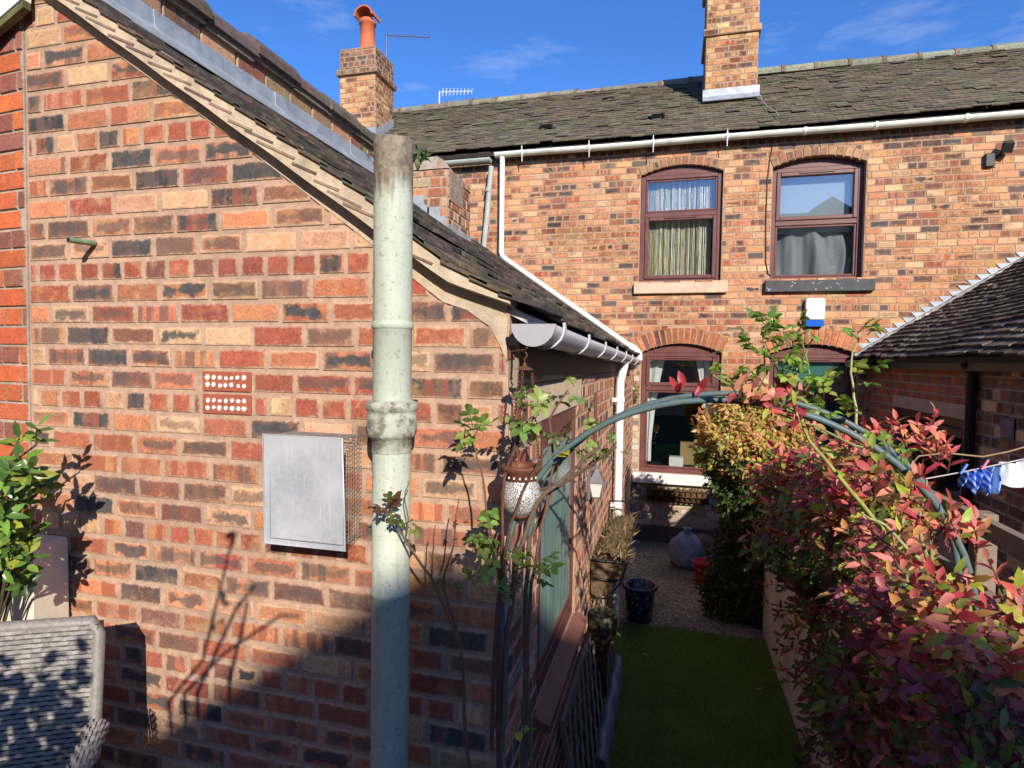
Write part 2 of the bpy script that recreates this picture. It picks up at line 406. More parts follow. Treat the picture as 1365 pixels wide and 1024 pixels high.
M_DARK = simple('dark_interior', (.022, .021, .02), .9, .2, 3)
M_BLACK = simple('black_paint', (.012, .012, .013), .45, .2, 10)
M_IRON = simple('rusty_iron', (.055, .035, .025), .7, .35, 40, .3, .3, .002, (.25, .085, .03), .6, 30)
M_SILL_STONE = simple('buff_stone', (.56, .43, .31), .85, .12, 20, 0, .4, .003, (.36, .25, .18), .5, 6)
M_SILL_DARK = simple('grey_painted_stone', (.055, .06, .066), .6, .2, 14, 0, .4, .003, (.55, .55, .56), .7, 16, .3, .62, .66)
M_SILL_WHITE = simple('white_painted_stone', (.72, .70, .67), .6, .06, 20, 0, .3, .002, (.35, .32, .28), .5, 8)
M_WOOD = simple('weathered_wood', (.26, .20, .145), .85, .25, 18, 0, .5, .003, (.12, .11, .085), .5, 9)
M_RENDER = simple('cream_render', (.76, .68, .59), .9, .1, 9, 0, .6, .004, (.25, .2, .16), .6, 3.5)
M_RUST = simple('rusted_copper', (.17, .065, .035), .65, .35, 30, .3, .4, .002, (.07, .035, .028), .6, 25)

def LEAFM(name, rough=.45, trans=.3): return attr_mat(name, rough, trans, .1, 60, .35, var=.18)
M_LEAF = LEAFM('shrub_leaf'); M_GLOSSY = LEAFM('glossy_leaf', .25, .2); M_ROSE = LEAFM('rose_leaf', .4, .35)
M_STEM = attr_mat('stem_bark', .8, 0, .4, 60)

def soilmat():
    m, t, o = new_mat('soil_and_grass'); h = NT(t); p = h.pos()
    n = h.noise(p, .8, 6, .6)
    c = h.mix(h.ramp(n, .4, .6), (.05, .045, .03), (.035, .06, .018))
    h.bsdf(o, c, .95, h.noise(p, 30, 4), .5, .02)
    return m
def gravelmat():
    m, t, o = new_mat('pea_gravel'); h = NT(t); p = h.pos()
    v = h.n('ShaderNodeTexVoronoi', {'Vector': p, 'Scale': 62.0})
    sp = h.n('ShaderNodeSeparateColor', {0: v.outputs['Color']})
    c = h.mix(sp.outputs[0], (.14, .115, .08), (.36, .30, .21)); c = h.mix(h.ramp(sp.outputs[1], .75, .76), c, (.45, .42, .37))
    c = h.mix(h.ramp(h.noise(p, 1.6, 5, .6), .45, .65, 0, .6), c, (.09, .085, .05))
    h.bsdf(o, c, .9, h.m('SUBTRACT', 1.0, v.outputs['Distance']), 1.0, .012)
    return m
def lawnmat():
    m, t, o = new_mat('lawn_turf'); h = NT(t); p = h.pos()
    c = h.mix(h.ramp(h.noise(p, 3, 5, .65), .35, .65), (.12, .21, .026), (.17, .27, .04))
    c = h.mix(h.ramp(h.noise(p, 90, 3), .6, .7, 0, .4), c, (.10, .12, .04))
    h.bsdf(o, c, .9, h.noise(p, 160, 3), 1, .02)
    return m
M_PAVE = simple('paving_stone', (.22, .20, .18), .9, .2, 6, 0, .5, .004, (.08, .08, .07), .5, 3)

# ================================================================== ground
def sheet(name, x0, x1, y0, y1, z, mat, n=1):
    mb = MB()
    for i in range(n):
        for j in range(n):
            X = lambda k: x0 + (x1 - x0) * k / n; Y = lambda k: y0 + (y1 - y0) * k / n
            mb.face([(X(i), Y(j), z), (X(i + 1), Y(j), z), (X(i + 1), Y(j + 1), z), (X(i), Y(j + 1), z)])
    return put(mb.build(name, mat), kind='structure')
sheet('ground', -500, 500, -500, 500, G - .02, soilmat())
sheet('gravel_path', -.46, .81, 5.05, 7.79, G, gravelmat())
sheet('lawn', -.46, .80, -1.5, 5.25, G + .006, lawnmat())
mb = MB(); mb.box((-4.6, -2.5, G - .01), (-.62, YG - .002, -1.72)); put(mb.build('patio', M_PAVE), kind='structure')
# short turf: too many blades to count
mb = MB()
for k in range(26000):
    x = random.uniform(-.33, .79); y = 3.0 + 2.28 * random.random() ** 1.1
    if y > 5.25 + .06 * math.sin(x * 9): continue
    a = random.uniform(0, 6.28); h_ = random.uniform(.012, .034); w = .0022
    dx, dy = math.cos(a), math.sin(a); b = random.uniform(-.012, .012)
    c = vary(random.choice([(.13, .25, .035), (.16, .29, .045), (.22, .27, .07), (.10, .20, .03)]), .35)
    mb.mesh([(x - w * dx, y - w * dy, G + .005), (x + w * dx, y + w * dy, G + .005), (x + b * dy, y - b * dx, G + h_)], [(0, 1, 2)], c)
put(mb.build('grass', M_LEAF), 'short mown grass blades of the narrow shaded lawn', 'grass', kind='stuff')
# fallen leaves on lawn and gravel edge
for k, (px, py) in enumerate([(855, 872), (962, 838), (1016, 918)]):
    p = np.array(at(px, py, Z=G + .03)); mb = MB(); leaf(mb, p, np.array([math.cos(k * 2), math.sin(k * 2), .1]), np.array([0, .2, 1.0]), .06, .035, (.42, .33, .14, 0), .2, .2)
    put(mb.build('fallen_leaf', M_LEAF), ['pale dry fallen leaf on the left of the lawn', 'pale dry fallen leaf at the far end of the lawn by the gravel', 'pale dry fallen leaf on the lawn beside the cream wall'][k], 'leaf', 'fallen leaves on the lawn')

# ================================================================== brick lean-to extension
def zr(x):   # verge line seen on the gable
    return .215 + .69 * (-.679 - x) if x < -.679 else .215 - .36 * (x + .679)
def offz(x): return .032 + .073 * min(max((-.45 - x) / .45, 0), 1)
def zroof(x, y): return zr(x) + offz(x) - .013 * (y - YG)
XR = -2.30
ext = thing('brick_extension', 'lean-to brick extension with mottled gable wall facing the camera', 'house', (XS, YG, G))
mb = MB(); i0 = 0
xs = [-2.42, -2.0, -1.6, -1.2, -.9, -.679, -.6, XS]
for a, b in zip(xs[:-1], xs[1:]):
    mb.prism([(a, G), (b, G), (b, zr(b) + .02), (a, zr(a) + .02)], 'y', YG, YG + .21)
mb.a = [(-1, -1, .5, 0)] * len(mb.f)
# header rows fall where the photo has them
row_top = .311 + .04; k_rows = 34; v0 = row_top - .08 * k_rows
airb = at(303, 508, Y=YG); airx = airb[0]
def gable_holes(v):
    return [(airx - .103, airx + .103)] if -.171 < v < -.005 + .0 else []
vb1 = v0 + .08 * (int((airb[2] - v0) / .08))
def gable_holes(v): return [(airx - .107, airx + .107)] if vb1 - .08 < v < vb1 + .08 else []
CUT1, CUT2 = (np.array([.69, 1]), .215 + .69 * -.679 + .012), (np.array([.36, 1]), .215 - .36 * .679 + .012)
cuts = lambda x: [CUT1] if x < -.66 else [CUT2]
bricks(mb, (0, YG, 0), (1, 0, 0), (0, 0, 1), -2.417, XS - .002, v0, 1.5, PAL_GABLE, mort=.013, L=.205, holes=gable_holes, cuts=cuts, head_pal=PAL_HEAD, header=lambda i: (i - k_rows + 1) % 6 == 0)
gable = mb.build('gable_wall', M_GABLE, ext)
# air bricks: terracotta with limed holes
M_TERRA = simple('terracotta', (.30, .085, .05), .85, .15, 30); M_LIMED = simple('limed_hole', (.72, .68, .62), .9, .15, 60)
for r in (0, 1):
    mb = MB(); zb = vb1 - .08 * r
    mb.box((airx - .101, YG - .006, zb + .005), (airx + .101, YG + .05, zb + .075), m=0, bev=.002)
    for i in range(7):
        for j in range(2):
            cx = airx - .075 + i * .025 + random.uniform(-.002, .002); cz = zb + .027 + j * .026 + random.uniform(-.002, .002); q = random.uniform(.007, .0095)
            mb.prism([(cx + q * math.cos(t) * random.uniform(.8, 1.2), cz + q * math.sin(t) * random.uniform(.8, 1.2)) for t in np.linspace(0, 6.28, 9)[:-1]], 'y', YG - .0085, YG - .004, m=1)
    mb.build('air_brick', [M_TERRA, M_LIMED], gable)
# side wall with the window opening
WY0, WY1, WZ0, WZ1 = 2.22, 3.12, -1.34, -.235
mb = MB()
for y0, y1, sp in ((YG + .21, WY0, [(G, .08)]), (WY0, WY1, [(G, WZ0), (WZ1, .08)]), (WY1, YB, [(G, .08)])):
    for a, b in sp: mb.box((XS - .21, y0, a), (XS, y1, b))
mb.a = [(-1, -1, .5, 0)] * len(mb.f)
def side_holes(v):
    g = []
    if WZ0 - .06 < v < WZ1 + .22: g.append((WY0 if v < WZ1 else WY0 - .12, WY1 if v < WZ1 else WY1 + .12))
    return g
bricks(mb, (XS, 0, 0), (0, 1, 0), (0, 0, 1), YG + .005, YB - .01, v0, -.09, PAL_GABLE, holes=side_holes, head_pal=PAL_HEAD, header=lambda i: (i - k_rows + 1) % 6 == 0)
# soldier course under the fascia
y = YG + .16
while y < YB - .1:
    c, bn = pick(PAL_HEAD + PAL_GABLE[:3]); 
    brick(mb, np.array([XS, 0, 0]), np.array([0, 1., 0]), np.array([0, 0, 1.]), np.array([1., 0, 0]), y + .005, y + .066, -.088, .07, c, bn); y += .072
mb.build('side_wall', M_GABLE, ext)
mb = MB(); mb.box((XS - .02, WY0 - .11, WZ1 + .004), (XS + .006, WY1 + .115, -.094), bev=.003); mb.build('lintel', simple('cream_lintel_render', (.55, .43, .29), .9, .12, 14, 0, .6, .004, (.33, .25, .17), .6, 5), ext)
# side window
win = None
mb = MB(); fx = XS - .004
for (a, b, c, d) in ((WY0, WY0 + .055, WZ0, WZ1), (WY1 - .055, WY1, WZ0, WZ1), (WY0 + .055, WY1 - .055, WZ1 - .075, WZ1 - .002), (WY0 + .055, WY1 - .055, WZ0, WZ0 + .08)):
    mb.box((fx - .07, a + .001, c), (fx, b - .001, d), bev=.004)
for (a, b, c, d) in ((WY0 + .055, WY0 + .085, WZ0 + .08, WZ1 - .075), (WY1 - .085, WY1 - .055, WZ0 + .08, WZ1 - .075), (WY0 + .085, WY1 - .085, WZ1 - .12, WZ1 - .075), (WY0 + .085, WY1 - .085, WZ0 + .08, WZ0 + .125)):
    mb.box((fx - .06, a, c), (fx - .002, b, d), bev=.004)
win = mb.build('window', M_MAHOG, ext)
mb = MB(); mb.box((fx - .014, WY0 + .08, WZ0 + .12), (fx - .008, WY1 - .08, WZ1 - .115)); mb.build('pane', M_GLASS2, win)
mb = MB()
for k in range(26):
    a = WY0 + .03 + k * (WY1 - WY0 - .06) / 26; dx = .02 * math.sin(k * 1.9) + .008 * math.sin(k * .7)
    b = WY0 + .03 + (k + 1) * (WY1 - WY0 - .06) / 26; dx2 = .02 * math.sin((k + 1) * 1.9) + .008 * math.sin((k + 1) * .7)
    mb.face([(fx - .13 + dx, a, WZ0 + .01), (fx - .13 + dx2, b, WZ0 + .01), (fx - .13 + dx2, b, WZ1 - .01), (fx - .13 + dx, a, WZ1 - .01)], smooth=True)
mb.build('curtain', simple('pale_green_curtain', (.30, .43, .38), .9, .1, 8), win)
mb = MB(); mb.prism([(XS - .03, WZ0 - .002), (XS - .03, WZ0 - .06), (XS + .066, WZ0 - .072), (XS + .066, WZ0 - .044)], 'y', WY0 - .05, WY1 + .06); mb.build('sill', simple('red_tile_sill', (.20, .085, .065), .6, .15, 12, 0, .3, .003, (.12, .07, .06), .4, 7), win)
mb = MB(); mb.box((XS - .9, WY0 - .4, WZ0 - .3), (XS - .22, WY1 + .4, WZ1 + .1)); mb.f = [f for i, f in enumerate(mb.f) if i != 1]; mb.c.pop(); mb.a.pop(); mb.m.pop(); mb.sm.pop(); mb.u = mb.u[:-4]
mb.build('interior', M_DARK, win)
# fascia, roof slab, tiles
mb = MB(); mb.box((XS + .001, YG + .012, -.075), (XS + .026, YB - .02, .085)); mb.build('fascia', simple('black_fascia', (.018, .017, .016), .6, .2, 8), ext)
mb = MB(); mb.box((XS + .001, YG - .006, -.085), (XS + .03, YG + .011, .092), bev=.002); mb.build('fascia_end', M_WOOD, ext)
mb = MB(); xs2 = [XR, -1.9, -1.5, -1.1, -.85, -.679, -.55, -.43]
for a, b in zip(xs2[:-1], xs2[1:]):
    for y0, y1 in ((YG + .002, 4.0), (4.0, YB - .003)):
        P = lambda x, y, k: (x, y, zroof(x, y) + k)
        vs = [P(a, y0, -.045), P(b, y0, -.045), P(b, y1, -.045), P(a, y1, -.045), P(a, y0, -.02), P(b, y0, -.02), P(b, y1, -.02), P(a, y1, -.02)]
        mb.mesh(vs, [(3, 2, 1, 0), (4, 5, 6, 7), (0, 1, 5, 4), (1, 2, 6, 5), (2, 3, 7, 6), (3, 0, 4, 7)])
def ext_col():
    return vary(random.choice([(.075, .062, .052), (.10, .078, .06), (.085, .08, .066), (.125, .085, .07), (.055, .05, .046)]), .25)
# tiles follow the kicked eaves: laid row by row along the sloping curve
xg = -.378; rows = []
while xg > XR + .03:
    sl = .36 if xg > -.679 else .69
    rows.append(xg); xg -= .098 / math.sqrt(1 + sl * sl)
for i, x in enumerate(rows):
    y = YG - .06 - (.08 if i % 2 else 0) + .0; x2 = x - .125 if x > -.7 else x - .115
    while y < YB - .02:
        a, b = max(y, YG - .06), min(y + .162, YB - .015); y += .165
        if b - a < .03: continue
        l = abs(random.gauss(0, .005)) - (.010 if a < YG else 0); t = random.gauss(0, .003); s_ = random.gauss(0, .008)
        if random.random() < .03: s_ += random.uniform(.01, .035)
        wv = .008 * math.sin(a * 2.1 + x * 3) + .006 * math.sin(a * 5.3)
        def P(xx, yy, k): return (xx, yy, zroof(xx, yy) + k + wv)
        t0 = [P(x + s_ + t, a, .024 + l), P(x + s_ - t, b, .024 + l), P(x2, b, .004), P(x2, a, .004)]
        b0 = [(p[0], p[1], p[2] - .014) for p in t0]; c = ext_col()
        mb.face(t0, c); mb.face([b0[1], b0[0], t0[0], t0[1]], c); mb.face([b0[0], b0[3], t0[3], t0[0]], c); mb.face([b0[2], b0[1], t0[1], t0[2]], c); mb.face(b0[::-1], c)
roof = mb.build('roof', M_TILE, ext, recalc=False)
# verge: bedding mortar overhanging the gable with tile ends set in it
mb = MB(); xs3 = list(np.linspace(-2.40, -.47, 40))
for a, b in zip(xs3[:-1], xs3[1:]):
    ja, jb = [.0015 * math.sin(q * 23) for q in (a, b)]
    P = lambda x, y, k: (x, y, zr(x) + k)
    vs = [P(a, YG - .052, .026 + ja), P(b, YG - .052, .026 + jb), P(b, YG + .03, .014), P(a, YG + .03, .014), P(a, YG - .050, offz(a) + .004), P(b, YG - .050, offz(b) + .004), P(b, YG + .03, offz(b) + .004), P(a, YG + .03, offz(a) + .004)]
    mb.mesh(vs, [(3, 2, 1, 0), (4, 5, 6, 7), (0, 1, 5, 4), (1, 2, 6, 5), (3, 0, 4, 7)])
verge = mb.build('verge', M_FILLET, ext)
mb = MB()
for i, x in enumerate(rows):
    if x < -2.38 or x > -.74: continue
    sl = .36 if x > -.679 else .69; an = math.atan(sl) - .19 + random.gauss(0, .03)
    d = np.array([-math.cos(an), 0, math.sin(an)]); p = np.array([x + .03, 0, zr(x) + .046 * offz(x) / .105 + random.gauss(0, .003)])
    L = random.uniform(.09, .16)
    a = p; b = p + d * L
    bar(mb, (a[0], YG - .03, a[2]), (b[0], YG - .03, b[2]), .043 + random.uniform(0, .008), .008, vary(random.choice([(.19, .12, .10), (.24, .16, .125), (.16, .135, .10), (.26, .20, .14)]), .2))
mb.build('verge_tile', M_TILE, verge)
# brick crack line of mortar smeared under the verge
mb = MB()
pts = [(-2.36, -.012), (-1.9, -.02), (-1.4, -.018), (-1.0, -.03), (-.8, -.045), (-.7, -.05), (-.62, -.04), (-.545, -.065), (-.512, -.11), (-.49, -.15)]
up = [(x, zr(x) + .02) for x, _ in pts]; lo = [(x, zr(x) + k) for x, k in pts]
for i in range(len(pts) - 1):
    mb.prism([lo[i], lo[i + 1], up[i + 1], up[i]], 'y', YG - .0065, YG - .0005)
mb.build('pointing', M_FILLET, gable)
# ridge wall: lead flashing, one course of brick and a coping of ridge tiles
pw = thing('party_wall', 'low brick party wall with lead flashing and ridge tile coping above the lean-to', 'wall', (XR, YG, 1.3))
mb = MB(); zf = zroof(XR, YG)
mb.box((XR - .25, YG + .03, .9), (XR, 4.44, zf + .30)); mb.a = [(-1, -1, .5, 0)] * len(mb.f)
bricks(mb, (XR, 0, 0), (0, 1, 0), (0, 0, 1), YG + .03, 4.44, zf + .10, zf + .215, [(BUF, 2, .2, .8), (BRN, 3, .4, .4), ((.34, .2, .12), 3, .2, .3)], ph=.115, L=.24, header=lambda i: False, proud=.012)
mb.build('brickwork', M_GABLE, pw)
mb = MB(); y = YG + .03; k = 0
while y < 4.43:
    y2 = min(y + .42, 4.44); o = .004 * (k % 2)
    mb.prism([(XR + .012 + o, zf + .105), (XR + .02 + o, zf + .02), (XR + .13, zf - .075), (XR + .13, zf - .068), (XR + .028 + o, zf + .028), (XR + .022 + o, zf + .105)], 'y', y, y2); y = y2; k += 1
mb.build('flashing', M_LEAD, pw)
mb = MB(); y = YG + .03; k = 0
while y < 4.5:
    y2 = y + .36; r = .14 + .012 * (k % 2); zc = zf + .235 + random.gauss(0, .006); n = 10
    pr = [(XR - .115 + (r + .03) * math.cos(t), zc + r * .82 * math.sin(t)) for t in np.linspace(-.12, math.pi + .12, n)]
    mb.prism(pr, 'y', y, y2 + .015, vary((.115, .098, .08), .2)); y = y2; k += 1
    mb.box((XR - .26, y - .37, zc - .045), (XR + .03 + random.uniform(0, .012), y - .012, zc - .012), vary((.16, .13, .10), .25))
mb.build('coping', M_TILE, pw)
# weeds on top of the wall
def weed(name, base, label, n=9, L=.1):
    t = thing(name, label, 'plant', base); mb = MB()
    for k in range(n):
        d = np.array([random.gauss(0, .5), random.gauss(0, .5), 1.0]); d /= np.linalg.norm(d); e = np.array(base) + d * L * random.uniform(.5, 1)
        mb.tube([base, e], .0018, 4, (.10, .14, .05, 0))
        for q in range(5): leaf(mb, np.array(base) + (e - np.array(base)) * random.uniform(.3, 1), d * .5 + rvec(), rvec() + np.array([0, 0, 1.]), L * .3, L * .11, vary((.12, .2, .06)), .15, .3)
    return mb.build('foliage', M_LEAF, t)
b = at(479, 212, X=XR - .02); weed('wall_weed', b, 'small green weed growing from the coping of the party wall', 9, .12)
b = at(545, 222, Y=1.72); weed('pipe_weed', (-.775, 1.72, .585), 'green weed sprouting behind the stained top of the soil pipe', 7, .095)
# broken chimney stub
cx0, cx1, cy0, cy1 = XR - .02, -1.745, 4.45, 4.98
ck = MB(); zt = 1.60
ck.box((cx0, cy0, .7), (cx1, cy1, zt - .1)); ck.a = [(-1, -1, .5, 0)] * len(ck.f)
PS = [((.36, .12, .06), 3, .2, .3), ((.40, .2, .1), 3, .2, .5), (BRN, 2, .4, .4), ((.3, .25, .17), 2, .2, .8)]
bricks(ck, (0, cy0, 0), (1, 0, 0), (0, 0, 1), cx0, cx1, .8, zt - .1, PS, header=lambda i: i % 2 == 1, proud=.006)
bricks(ck, (cx1, 0, 0), (0, 1, 0), (0, 0, 1), cy0, cy1, .8, zt - .1, PS, header=lambda i: i % 2 == 0, proud=.006)
st = ck.build('chimney_stub', M_GABLE, ext, 'broken brick chimney stub patched with mortar')
mb = MB(); n = 9
for i in range(n):
    for j in range(n):
        def hz(a, b):
            e = min(a, b, n - a, n - b) / n
            return zt - .1 + .16 * min(1, e * 3.2) + (.03 * math.sin(a * 2.3 + b * 1.7) if 0 < a < n and 0 < b < n else 0) - (.05 if a > 6 else 0) * (b > 2)
        q = lambda a, b: (cx0 - .01 + (cx1 - cx0 + .02) * a / n, cy0 - .012 + (cy1 - cy0 + .02) * b / n, hz(a, b))
        mb.face([q(i, j), q(i + 1, j), q(i + 1, j + 1), q(i, j + 1)])
mb.box((cx0, cy0 - .010, zt - .26), (cx0 + .28, cy0 - .001, zt - .098)); mb.box((cx1 + .001, cy0 + .02, zt - .34), (cx1 + .011, cy0 + .33, zt - .1))
mb.build('mortar_cap', simple('grey_cement', (.30, .26, .21), .95, .25, 12, 0, 1, .015, (.40, .17, .09), .8, 9), st)
mb = MB()
for k in range(3):
    x = cx0 + .14 + .14 * k; z0 = zroof(x, cy0) ; mb.prism([(x - .01, z0 - .02), (x + .145, z0 - .11), (x + .145, z0 + .0), (x + .10, z0 + .0), (x + .10, z0 + .075), (x - .01, z0 + .075)][::-1], 'y', cy0 - .016, cy0 - .0095 - .001 * k)
mb.box((cx1 + .007, cy0 - .014, zroof(cx1, cy0) - .05), (cx1 + .014, cy1, zroof(cx1, cy0) + .05))
mb.build('stepped_flashing', M_LEAD, st)

# ================================================================== terrace across the garden
th = thing('terrace_house', 'long two-storey brick terrace with dark tiled roof and brown windows', 'house', (1.5, YB, G))
XL, XRR, ZE = -7.5, 8.5, 2.74
WINS = [  # x0, x1, sill z, spring z, rise, voussoir height, recess, palette
    (-.445, .54, 1.0, 2.355, .105, .105, .045, 'up'), (1.10, 2.105, 1.0, 2.355, .105, .105, .085, 'up'),
    (-.39, .58, -1.41, .125, .115, .20, .05, 'low'), (1.13, 2.09, -1.41, .125, .115, .20, .06, 'low')]
def arc(w, x, grow=0.0):
    x0, x1, zs, r = w[0], w[1], w[3], w[4]; c = (x0 + x1) / 2; hw = (x1 - x0) / 2
    R = (hw * hw + r * r) / (2 * r); zc = zs + r - R; RR = R + grow; dx = x - c
    return zc + math.sqrt(max(0, RR * RR - dx * dx))
mb = MB(); edges = {XL, XRR}
for w in WINS:
    for k in range(13): edges.add(round(w[0] + (w[1] - w[0]) * k / 12, 4))
edges = sorted(edges)
for a, b in zip(edges[:-1], edges[1:]):
    m = (a + b) / 2; hs = sorted([(w[2], arc(w, m)) for w in WINS if w[0] < m < w[1]])
    z = G - .1
    for z0, z1 in hs: mb.box((a, YB, z), (b, YB + .25, z0)); z = z1
    mb.box((a, YB, z), (b, YB + .25, ZE + .12))
mb.a = [(-1, -1, .5, 0)] * len(mb.f)
def terr_holes(v):
    g = [(-.6, -.39)] if v < .145 else []
    for w in WINS:
        if w[2] - .005 < v < w[3]: g.append((w[0], w[1]))
        elif w[3] <= v < w[3] + w[4] + w[5]:
            c = (w[0] + w[1]) / 2; hw = (w[1] - w[0]) / 2; R = (hw * hw + w[4] ** 2) / (2 * w[4]); zc = w[3] + w[4] - R
            q = (R + w[5]) ** 2 - (v - zc) ** 2
            if q > 0:
                e = min(math.sqrt(q), hw + .035 + .16 * (v - w[3])); g.append((c - e, c + e))
    return g
random.seed(21)
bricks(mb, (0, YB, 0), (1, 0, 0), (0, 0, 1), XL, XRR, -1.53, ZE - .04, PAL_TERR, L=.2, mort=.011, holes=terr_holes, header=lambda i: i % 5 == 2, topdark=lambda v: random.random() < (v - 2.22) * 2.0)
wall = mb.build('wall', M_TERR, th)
mb = MB()
bricks(mb, (0, YB, 0), (1, 0, 0), (0, 0, 1), -.60, -.395, -1.535, .145, [((.42, .36, .30), 3, .2, .1), ((.30, .22, .16), 2, .4, .3)], L=.2, header=lambda i: i % 5 == 2)
bricks(mb, (0, YB, 0), (1, 0, 0), (0, 0, 1), -1.0, 2.6, -2.09, -1.535, [((.46, .40, .33), 4, .1, .1), ((.40, .33, .26), 3, .2, .2), ((.35, .24, .17), 1, .3, .4)], L=.2, header=lambda i: i % 5 == 2)
mb.build('limewashed_course', M_PALE, th)
mb = MB(); mb.box((-1.0, YB - .03, G - .1), (2.6, YB - .0045, -2.09), bev=.008)
mb.build('plinth', simple('blue_brick_plinth', (.085, .065, .062), .8, .25, 8, 0, .5, .004, (.16, .12, .09), .5, 5), th)
for w in WINS:   # window arches
    mb = MB(); c = (w[0] + w[1]) / 2; hw = (w[1] - w[0]) / 2; R = (hw * hw + w[4] ** 2) / (2 * w[4]); zc = w[3] + w[4] - R
    ha = math.asin(min(1, hw / R)) ; n = 15 if w[7] == 'low' else 12
    pal = [((.50, .17, .075), 5, 0, .1), ((.42, .14, .07), 2, .1, .4), (PUR, 1.2, .2, .2)] if w[7] == 'low' else [((.30, .15, .085), 3, .2, .3), ((.22, .12, .08), 3, .3, .4), ((.36, .22, .13), 2, .1, .3)]
    for k in range(n):
        t = -ha + 2 * ha * (k + .5) / n; Rv = np.array([math.sin(t), 0, math.cos(t)]); Tv = np.array([math.cos(t), 0, -math.sin(t)])
        bw = 2 * ha * R / n; cc, bn = pick(pal)
        brick(mb, np.array([c, YB, zc]), Tv, Rv, np.array([0, -1., 0]), -bw / 2 + .004, bw / 2 - .004, R + .001, R + w[5], cc, bn, proud=.009)
    mb.build('window_arch', M_TERR, th)
def window(w, trans, open_top, label=None):
    x0, x1, z0, zs, rise, _, rec, _ = w; yf = YB + rec; mb = MB(); f = .058
    for a, b, c, d in ((x0 + .002, x0 + f, z0, zs), (x1 - f, x1 - .002, z0, zs), (x0 + f, x1 - f, zs - .05, zs), (x0 + f, x1 - f, z0, z0 + .055), (x0 + f, x1 - f, trans - .03, trans + .03)):
        mb.box((a, yf, c + .001), (b, yf + .07, d - .001), bev=.005)
    xs = np.linspace(x0 + .002, x1 - .002, 14)   # infill under the arch
    mb.prism([(x, arc(w, x) - .002) for x in xs[::-1]] + [(xs[0], zs + .002), (xs[-1], zs + .002)], 'y', yf + .008, yf + .06)
    o = mb.build('window', M_MAHOG, th, label)
    for lo, hi, op in ((trans + .03, zs - .05, open_top), (z0 + .055, trans - .03, not open_top)):
        mb = MB(); s = .048 if op else .028; p = -.014 if op else .012
        a, b = x0 + f, x1 - f
        for q in ((a, a + s, lo, hi), (b - s, b, lo, hi), (a + s, b - s, hi - s, hi), (a + s, b - s, lo, lo + s)):
            mb.box((q[0] + .001, yf + p, q[2] + .001), (q[1] - .001, yf + .045, q[3] - .001), bev=.007)
        if op: mb.box(((a + b) / 2 - .19, yf + p - .012, hi - .022), ((a + b) / 2 + .19, yf + p - .0005, hi - .006))
        mb.build('sash', M_MAHOG, o)
        mb = MB(); mb.box((a + s - .006, yf + .022, lo + s - .006), (b - s + .006, yf + .028, hi - s + .006)); mb.build('pane', M_GLASS, o)
    mb = MB(); mb.box((x0 - .3, YB + .255, z0 - .2), (x1 + .3, YB + 1.9, zs + .3)); mb.f = [g for i, g in enumerate(mb.f) if i != 2]; mb.c.pop(); mb.a.pop(); mb.m.pop(); mb.sm.pop(); mb.u = mb.u[:-4]
    mb.build('interior', M_DARK, o)
    return o, yf
def cloth(name, mat, par, x0, x1, z0, z1, y, wave, n=40, nz=10, fn=None, lab=None):
    mb = MB(); P = []
    for j in range(nz + 1):
        for i in range(n + 1):
            u = i / n; v = j / nz; x = x0 + (x1 - x0) * u; z = z0 + (z1 - z0) * v
            yy = y + wave * (math.sin(u * n * .55 + math.sin(u * 9) * 1.3) + .4 * math.sin(u * n * 1.27 + 1 + v))
            if fn: x, yy, z = fn(u, v, x, yy, z)
            P.append((x, yy, z))
    mb.mesh(P, [(j * (n + 1) + i, j * (n + 1) + i + 1, (j + 1) * (n + 1) + i + 1, (j + 1) * (n + 1) + i) for j in range(nz) for i in range(n)], None, 0, True)
    return mb.build(name, mat, par, lab)
M_NET = simple('white_net_curtain', (.74, .76, .76), .9, .05, 8, 0, .2); M_GREYC = simple('grey_curtain_cloth', (.27, .30, .32), .9, .15, 5, 0, .3)
M_TEAL = simple('teal_blind', (.06, .22, .20), .8, .1, 5); M_BLUEBL = simple('pale_blind', (.30, .37, .43), .9, .04, 4)
# upper left: glittering string curtain
w1, yf = window(WINS[0], 1.865, False, 'brown upper window with a gold string curtain')
mb = MB(); x = -.36
while x < .42:
    d = random.uniform(.004, .011); yy = yf + .13 + random.uniform(-.02, .02)
    c = random.choice([(.60, .53, .28), (.48, .42, .21), (.70, .66, .45), (.32, .28, .14), (.80, .79, .70)])
    zt = 2.30
    pts = [(x + .003 * math.sin(q * 3 + x * 50), yy, zt - q * (zt - 1.03) / 8) for q in range(9)]
    for p, q in zip(pts[:-1], pts[1:]): mb.face([(p[0], p[1], p[2]), (p[0] + d, p[1] + random.uniform(-.004, .004), p[2]), (q[0] + d, q[1], q[2]), (q[0], q[1], q[2])], vary(c, .2))
    x += random.uniform(.004, .011)
mb.build('string_curtain', attr_mat('gold_tinsel', .35, 0, .4, 200, .8), w1)
# upper right: pale blind and a grey cloth
w2, yf = window(WINS[1], 1.70, True, 'brown upper window with a grey cloth hung inside')
mb = MB(); mb.box((1.17, yf + .12, 1.60), (1.99, yf + .125, 2.31)); mb.build('blind', M_BLUEBL, w2)
cloth('curtain', M_GREYC, w2, 1.12, 2.03, 1.02, 1.68, yf + .17, .012, 60, 18, lambda u, v, x, y, z: (x + .10 * math.sin(v * 3) * (u - .3), y + .035 * math.sin(u * 17 + v * 5 * u) + .05 * math.sin(u * 6 + v * 2), z - .05 * math.sin(u * 3.14) * v + .06 * (1 - v) * u * u))
